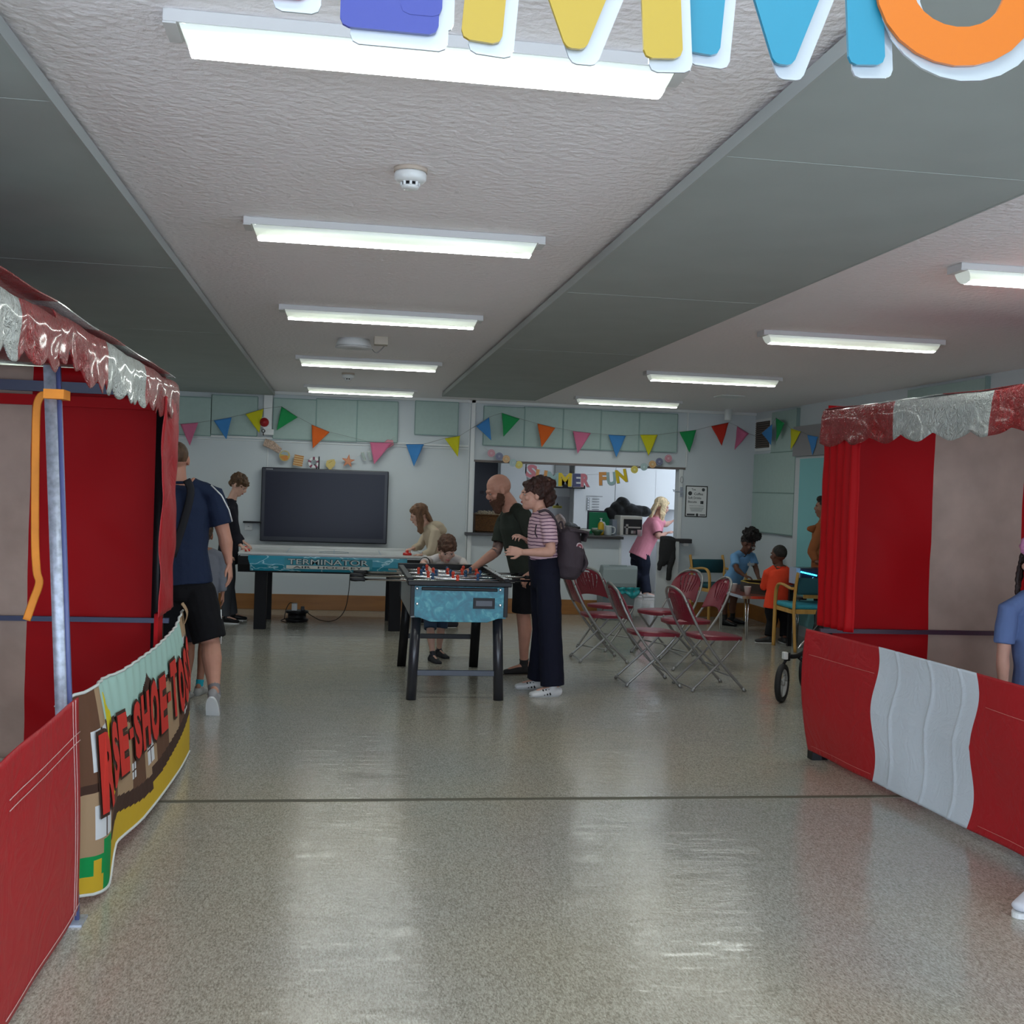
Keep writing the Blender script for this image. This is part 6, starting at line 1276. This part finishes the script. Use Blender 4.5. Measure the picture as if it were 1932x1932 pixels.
q = BM(); f['he'](q, (0, .040, -.085), (.055, .060, .042)); f['he'](q, (0, .050, -.066), (.058, .052, .030)); f['he'](q, (0, .062, -.120), (.036, .036, .050)); f['he'](q, (.052, .020, -.045), (.014, .034, .040)); f['he'](q, (-.052, .020, -.045), (.014, .034, .040)); f['he'](q, (0, .088, -.040), (.026, .010, .006))
part('beard', remesh(q, .005, 2, .006, 60), [mat('beard', (.09, .035, .018), .8, bump=.8, bscale=80)], t)
q = BM(); sh, el, wr = f['arms']['R']; loft(q, [sh.lerp(el, .70), sh.lerp(el, .9), el, el.lerp(wr, .12)], [.0455, .044, .042, .0435], n=18, caps=(0, 0)); part('tattoo', q, [mat('tattoo_ink', (.06, .04, .04), .6, c2=(.34, .20, .16), vscale=22)], t)
# 7 woman with backpack
def stripes():
    m = mat('striped_tee', (.62, .42, .47), .85, .2); nt = m.node_tree; bs = nt.nodes['Principled BSDF']
    tc = nt.nodes.new('ShaderNodeTexCoord'); sx = nt.nodes.new('ShaderNodeSeparateXYZ'); nt.links.new(tc.outputs['Object'], sx.inputs[0])
    n = nt.nodes.new('ShaderNodeTexNoise'); n.inputs['Scale'].default_value = 7; nt.links.new(tc.outputs['Object'], n.inputs['Vector'])
    ma = nt.nodes.new('ShaderNodeMath'); ma.operation = 'MULTIPLY_ADD'; ma.inputs[1].default_value = .03; nt.links.new(n.outputs['Fac'], ma.inputs[0]); nt.links.new(sx.outputs['Z'], ma.inputs[2])
    m2 = nt.nodes.new('ShaderNodeMath'); m2.operation = 'MULTIPLY'; m2.inputs[1].default_value = 1/.026; nt.links.new(ma.outputs[0], m2.inputs[0])
    m3 = nt.nodes.new('ShaderNodeMath'); m3.operation = 'FRACT'; nt.links.new(m2.outputs[0], m3.inputs[0])
    m4 = nt.nodes.new('ShaderNodeMath'); m4.operation = 'LESS_THAN'; m4.inputs[1].default_value = .27; nt.links.new(m3.outputs[0], m4.inputs[0])
    mx = nt.nodes.new('ShaderNodeMixRGB'); mx.inputs[1].default_value = (.62, .42, .47, 1); mx.inputs[2].default_value = (.10, .04, .09, 1); nt.links.new(m4.outputs[0], mx.inputs[0]); nt.links.new(mx.outputs[0], bs.inputs['Base Color']); return m
M['stripes'] = stripes(); cloth('navy_wide', (.008, .009, .020))
J = Jd(8.45, head=(1008, 934, 8.45), neck=(1020, 964, 8.45), chest=(1024, 996, 8.45), waist=(1024, 1042, 8.45), pelvis=(1028, 1082, 8.45), shR=(1012, 984, 8.62), shL=(1034, 984, 8.29), elR=(1012, 1026, 8.72), wrR=(995, 1020, 8.60), tipR=(976, 1008, 8.55), elL=(1040, 1042, 8.22), wrL=(986, 1042, 8.24), tipL=(956, 1038, 8.28), hipR=(1022, 1092, 8.54), hipL=(1034, 1092, 8.36), knR=(1026, 1188, 8.58), ankR=(1016, 1284, 8.62), knL=(1038, 1188, 8.36), ankL=(1042, 1296, 8.34))
gz(J['ankR'], .08); gz(J['ankL'], .08)
t, f = person('person', 'woman in pink striped t-shirt and wide navy trousers watching the football table', J, face=LEFT, hface=LEFT+.02, tilt=-.02, s=.95, hs=1.02, build=.97, sk='skin_fair', shirt='stripes', hem=.75, bottoms='navy_wide', btype='wide', tuck=True, wide=1.04, hair='updo', hairc=(.040, .014, .010), shoe=flat((.66, .66, .66), .45), sole='white', toes={'R': (-1, .15, 0), 'L': (-1, -.22, 0)}, palms={'R': V((0, .3, -1)), 'L': V((0, 1, -.2))}, curl=(.9, .5), shoew=1.12, vox=.005)
for k in ('R', 'L'):
    an = J['ank'+k]; td = V({'R': (-1, .15, 0), 'L': (-1, -.22, 0)}[k]).normalized(); sdv = V((td.y, -td.x, 0)); sg = -1 if sdv.y > 0 else 1
    q = BM()
    for i in range(3):
        c = an+td*(.035+.024*i)+sdv*(sg*.038)-ZD*.040; loft(q, [c-ZD*.026-td*.008, c+ZD*.018+td*.006-sdv*sg*.008], [(.0055, .003)]*2, side=td, n=6, caps=(0, 0))
    part('shoe_stripes', q, 'black', t)
q = BM(); p = f['hp'](.082, -.004, -.045); ell(q, p, (.006, .006, .008)); part('earring', q, 'chrome', t)
# backpack
BPX = 8.42
t = thing('backpack', 'purple grey backpack with round badge on the back of the woman in stripes', 'backpack', P(1075, 1088, BPX))
cloth('purple_canvas', (.065, .050, .060), bscale=22)
q = BM(); pts = [(1066, 1000), (1066, 1015), (1071, 1040), (1076, 1065), (1073, 1084)]
loft(q, [P(1070, 1003, BPX), P(1072, 1020, BPX), P(1076, 1045, BPX), P(1074, 1068, BPX), P(1070, 1084, BPX)], [(.11, .085), (.135, .095), (.14, .115), (.135, .115), (.10, .085)], side=YD, n=24, caps=(.35, .5))
part('main_pouch', remesh(q, .007, 3, .014, 9), ['purple_canvas'], t)
q = BM(); loft(q, [P(1070, 1000, BPX), P(1088, 1002, BPX), P(1105, 1005, BPX), P(1100, 1020, BPX)], [(.115, .025), (.12, .022), (.12, .018), (.10, .014)], side=YD, n=16, caps=(.5, .5)); part('top_flap', remesh(q, .006, 3, .008, 12), ['purple_canvas'], t)
q = BM(); loft(q, arc([P(1098, 1045, BPX-.02), P(1103, 1062, BPX-.02), P(1096, 1075, BPX-.02)], 3), [(.09, .02)]*7, side=YD, n=14); part('front_pocket', remesh(q, .006, 3, .006, 14), ['purple_canvas'], t)
q = BM(); c = P(1093, 1033, 8.31); ax = V((.55, -.83, .1)).normalized(); lathe(q, c, [(.036, -.02), (.036, .004)], axis=ax, xa=ax.cross(ZD).normalized(), mi=0); lathe(q, c, [(.027, 0), (.027, .0055)], axis=ax, xa=ax.cross(ZD).normalized(), mi=1); lathe(q, c, [(.010, 0), (.010, .007)], axis=ax, xa=ax.cross(ZD).normalized(), mi=2); part('badge', q, [flat((.60, .50, .52)), flat((.25, .06, .08)), flat((.60, .50, .52))], t)
q = BM(); tube(q, arc([P(1017, 966, 8.28), P(1030, 963, 8.24), P(1042, 972, 8.24), P(1052, 990, 8.30), P(1058, 1004, 8.36)]), .010, 8); tube(q, arc([P(1052, 1010, 8.34), P(1054, 990, 8.36), P(1060, 985, 8.38), P(1064, 1003, 8.4)]), .007, 8)
tube(q, arc([P(1012, 990, 8.19), P(1010, 1006, 8.30), P(1018, 1020, 8.33)]), .005, 6); part('strap', q, ['purple_canvas'], t)
# 8 blonde woman in the kitchen
cloth('pink_polo', (.60, .22, .27)); cloth('navy_trousers', (.008, .010, .020))
J = Jd(16.2, head=(1248, 956), neck=(1240, 975), chest=(1233, 993), waist=(1218, 1022), pelvis=(1208, 1042), shR=(1236, 990, 16.05), shL=(1238, 984, 16.4), elR=(1243, 1013, 15.95), wrR=(1257, 1006, 15.95), tipR=(1270, 1002, 15.95), elL=(1255, 990, 16.5), wrL=(1266, 985, 16.5), tipL=(1276, 979, 16.5), knR=(1214, 1085), ankR=(1220, 1120, 16.1), knL=(1204, 1082), ankL=(1200, 1116, 16.4))
gz(J['ankR'], .085); gz(J['ankL'], .085)
t, f = person('person', 'blonde woman in pink polo shirt working inside the kitchen', J, face=RIGHT+.15, hface=RIGHT, tilt=.3, s=.98, hs=1.08, build=1.12, shirt_r=1.04, sk='skin_fair', shirt='pink_polo', hem=-.075, bottoms='navy_trousers', wide=1.2, hair='long', hairc=(.62, .46, .26), shoe=flat((.40, .36, .33), .8), sole=flat((.45, .42, .4)), toes={'R': (1, -.1, 0), 'L': (1, .2, 0)}, shoew=.95, vox=.007)
q = BM(); sh, el, wr = f['arms']['R']; d_ = (el-sh).normalized(); loft(q, [sh.lerp(el, .70), sh.lerp(el, .735)], [.0745, .0745], n=14, caps=(0, 0)); part('sleeve_band', q, flat((.10, .02, .03)), t)
p = P(1258, 1003, 15.9); q = BM(); lathe(q, (5.22, 16.0, .902), [(.05, 0), (.09, .012), (.088, .015), (.001, .008)]); top('plate', q, 'paper', 'white plate on the kitchen worktop by the blonde woman', 'plate')
# 9 girl in light blue t-shirt
cloth('sky_tee', (.16, .34, .58)); cloth('pink_shorts', (.55, .33, .33))
J = Jd(12.95, head=(1411, 1027, 12.8), neck=(1402, 1043, 12.86), chest=(1399, 1056, 12.9), waist=(1390, 1080, 12.95), pelvis=(1381, 1096, 13.0), shR=(1385, 1050, 12.80), shL=(1418, 1048, 12.95), elR=(1390, 1074, 12.62), wrR=(1404, 1086, 12.56), tipR=(1414, 1089, 12.52), elL=(1426, 1072, 12.86), wrL=(1431, 1090, 12.7), tipL=(1436, 1098, 12.62), hipR=(1374, 1102, 12.95), hipL=(1388, 1102, 13.05), knR=(1366, 1138, 12.98), ankR=(1368, 1172, 13.0), knL=(1383, 1138, 13.15), ankL=(1382, 1168, 13.2))
gz(J['ankR'], .075); gz(J['ankL'], .075)
t, f = person('person', 'girl in pale blue t-shirt and pink shorts bending over the low table', J, face=RIGHT-.9, hface=RIGHT-.75, tilt=.45, hroll=-.1, s=.80, hs=.92, sk='skin_brown', shirt='sky_tee', hem=.12, bottoms='pink_shorts', btype='mini', hair='afro', hairc=(.012, .008, .008), shoe='black', sole='black', sock=flat((.015, .015, .015)), sockh=.03, toes={'R': (.6, -.8, 0), 'L': (.8, -.5, 0)}, shoew=1.2, vox=.0055)
q = BM()
for sx in (-1, 1):
    c = f['hp'](sx*.032, .098, -.001); loft(q, [c+f['Hq']@V((.022*math.cos(k*math.pi/8)*.92, 0, .018*math.sin(k*math.pi/8)*.92)) for k in range(17)], [.0022]*17, n=6, caps=(0, 0))
tube(q, [f['hp'](-.012, .10, 0), f['hp'](.012, .10, 0)], .002, 6); part('glasses', q, 'white', t)
ctr = P(1404, 1063, 12.9); nn = V((f['F'].x, f['F'].y, 0)); xd = V((-nn.y, nn.x, 0)); xd = xd if xd.x > 0 else -xd
q = BM(); text(q, 'ellesse', ctr+nn*.105-xd*.10+V((0, 0, -.02)), xd, ZD, w=.19, h=.05, off=.03, thick=.0); part('shirt_lettering', q, 'white', t)
# 10 boy in orange
cloth('neon_orange', (.90, .075, .03)); cloth('black_joggers', (.008, .008, .010))
J = Jd(11.75, head=(1470, 1046), neck=(1472, 1066), chest=(1473, 1084), waist=(1469, 1112), pelvis=(1466, 1130), shR=(1492, 1080, 11.78), shL=(1450, 1078, 11.75), elR=(1497, 1108, 11.9), wrR=(1478, 1105, 12.05), tipR=(1462, 1104, 12.1), elL=(1443, 1104, 11.85), wrL=(1442, 1099, 12.0), tipL=(1440, 1098, 12.12), knR=(1483, 1168, 11.75), ankR=(1480, 1205, 11.7), knL=(1458, 1168, 11.75), ankL=(1452, 1204, 11.72))
gz(J['ankR'], .07); gz(J['ankL'], .07)
for k in J: J[k].y -= .22; J[k].x -= .22*.43
t, f = person('person', 'boy in bright orange jacket and black trousers seen from behind', J, face=.3, s=.76, hs=.95, sk='skin_brown', shirt='neon_orange', sleeve='long', hem=-.11, bottoms='black_joggers', wide=1.2, hair='buzz', hairc=(.018, .014, .012), shoe=flat((.03, .03, .03), .6), sole='white', toes={'R': (.1, 1, 0), 'L': (-1, .1, 0)}, shoew=1.15, vox=.0055, shirt_r=1.12)
# 11 person in brown fleece behind the right stall
cloth('rust_fleece', (.30, .10, .035)); cloth('plum_trousers', (.02, .015, .02))
J = Jd(11.5, head=(1556, 957), neck=(1555, 983), chest=(1553, 1008), waist=(1552, 1050), pelvis=(1552, 1080), elR=(1560, 1045, 11.75), wrR=(1552, 1060, 11.6), tipR=(1545, 1066, 11.5), elL=(1532, 1040, 11.42), wrL=(1540, 1060, 11.36), tipL=(1548, 1066, 11.38), knR=(1558, 1140, 11.6), ankR=(1558, 1195, 11.6), knL=(1546, 1140), ankL=(1546, 1195))
gz(J['ankR'], .08); gz(J['ankL'], .08)
t, f = person('person', 'person in rust brown fleece partly hidden behind the right hand stall', J, face=LEFT-.5, s=.92, sk='skin_mid', shirt='rust_fleece', sleeve='long', hem=0, bottoms='plum_trousers', hair='short', hairc=(.02, .012, .01), vox=.009, shirt_r=1.05)
q = BM(); a = P(1524, 997, 11.45); loft(q, [a, a+V((.05, 0, -.01)), a+V((.12, .03, .0))], [(.010, .02), (.03, .04), (.035, .045)], side=YD); part('hood', remesh(q, .008, 3, .01, 12), ['rust_fleece'], t)
# 12 girl inside the right stall
cloth('denim_blue_tee', (.115, .17, .34))
J = Jd(5.6, head=(1958, 1062), neck=(1962, 1118), chest=(1962, 1170), waist=(1962, 1262), pelvis=(1962, 1330), shR=(1902, 1150), shL=(2022, 1152), elR=(1892, 1238), wrR=(1893, 1310), tipR=(1895, 1370), elL=(2040, 1240), wrL=(2045, 1310), tipL=(2045, 1370), knR=(1945, 1480), ankR=(1945, 1600), knL=(1985, 1480), ankL=(1985, 1600))
gz(J['ankR'], .075); gz(J['ankL'], .075)
t, f = person('person', 'girl in denim blue t-shirt standing inside the right hand stall', J, face=TOWARD-.35, hface=TOWARD-.9, s=.86, hs=.96, sk='skin_fair', shirt='denim_blue_tee', hem=-.05, bottoms='denim', btype='shorts', hair='long', hairc=(.018, .009, .008), toes={}, palms={'R': V((1, 0, 0)), 'L': V((-1, 0, 0))}, vox=.006)
q = BM(); c = P(1944, 1030, 5.50); loft(q, [c+V((.034*math.cos(k*math.pi/10), .0, .040*math.sin(k*math.pi/10))) for k in range(21)], [(.026, .026), (.020, .022)]*10+[(.026, .026)], n=10, caps=(0, 0)); part('hair_scrunchie', remesh(q, .005, 2, .004, 60), [flat((.50, .20, .36), .8)], t)
# trainer at the right edge of the photo
c = PZ(1950, 1745, 0); t = thing('trainer', 'white trainer with black stripes at the right edge of the floor', 'shoe', (c.x, c.y, 0))
td = V((-.82, -.42, 0)).normalized(); sdv = V((td.y, -td.x, 0)); tp_ = PZ(1916, 1733, 0)+V((.0, 0, 0)); A0 = V((tp_.x, tp_.y, .045))-td*.20
q = BM(); loft(q, [A0-td*.07+ZD*.02, A0-td*.02+ZD*.035, A0+td*.05+ZD*.02, A0+td*.12, A0+td*.175-ZD*.005], [(.030, .042), (.036, .05), (.038, .042), (.043, .028), (.034, .018)], side=sdv, n=16, caps=(.8, .9)); part('upper', remesh(q, .004, 3), [flat((.62, .64, .70), .5)], t)
q = BM(); pts = []
for a_ in range(40):
    an_ = a_*math.pi/20; ca, sa = math.cos(an_), math.sin(an_); pts.append(V((A0.x, A0.y, .001))+td*(.055+.148*ca)+sdv*((.042+.006*ca)*math.copysign(abs(sa)**.8, sa)))
prism(q, pts, (0, 0, .020), 0); part('sole', q, ['white'], t)
q = BM()
for i in range(3):
    for sg in (-1, 1):
        cc = A0+td*(.02+.03*i)+sdv*(sg*.038)+ZD*.01; loft(q, [cc-ZD*.02, cc+ZD*.026-sdv*sg*.012+td*.01], [(.006, .003)]*2, side=td, n=6, caps=(0, 0))
part('stripes', q, 'ink', t)
q = BM(); loft(q, [A0-td*.025+ZD*.05, A0-td*.025+ZD*.088], [(.036, .046)]*2, side=sdv, n=14, caps=(0, 0)); part('sock', q, 'paper', t)
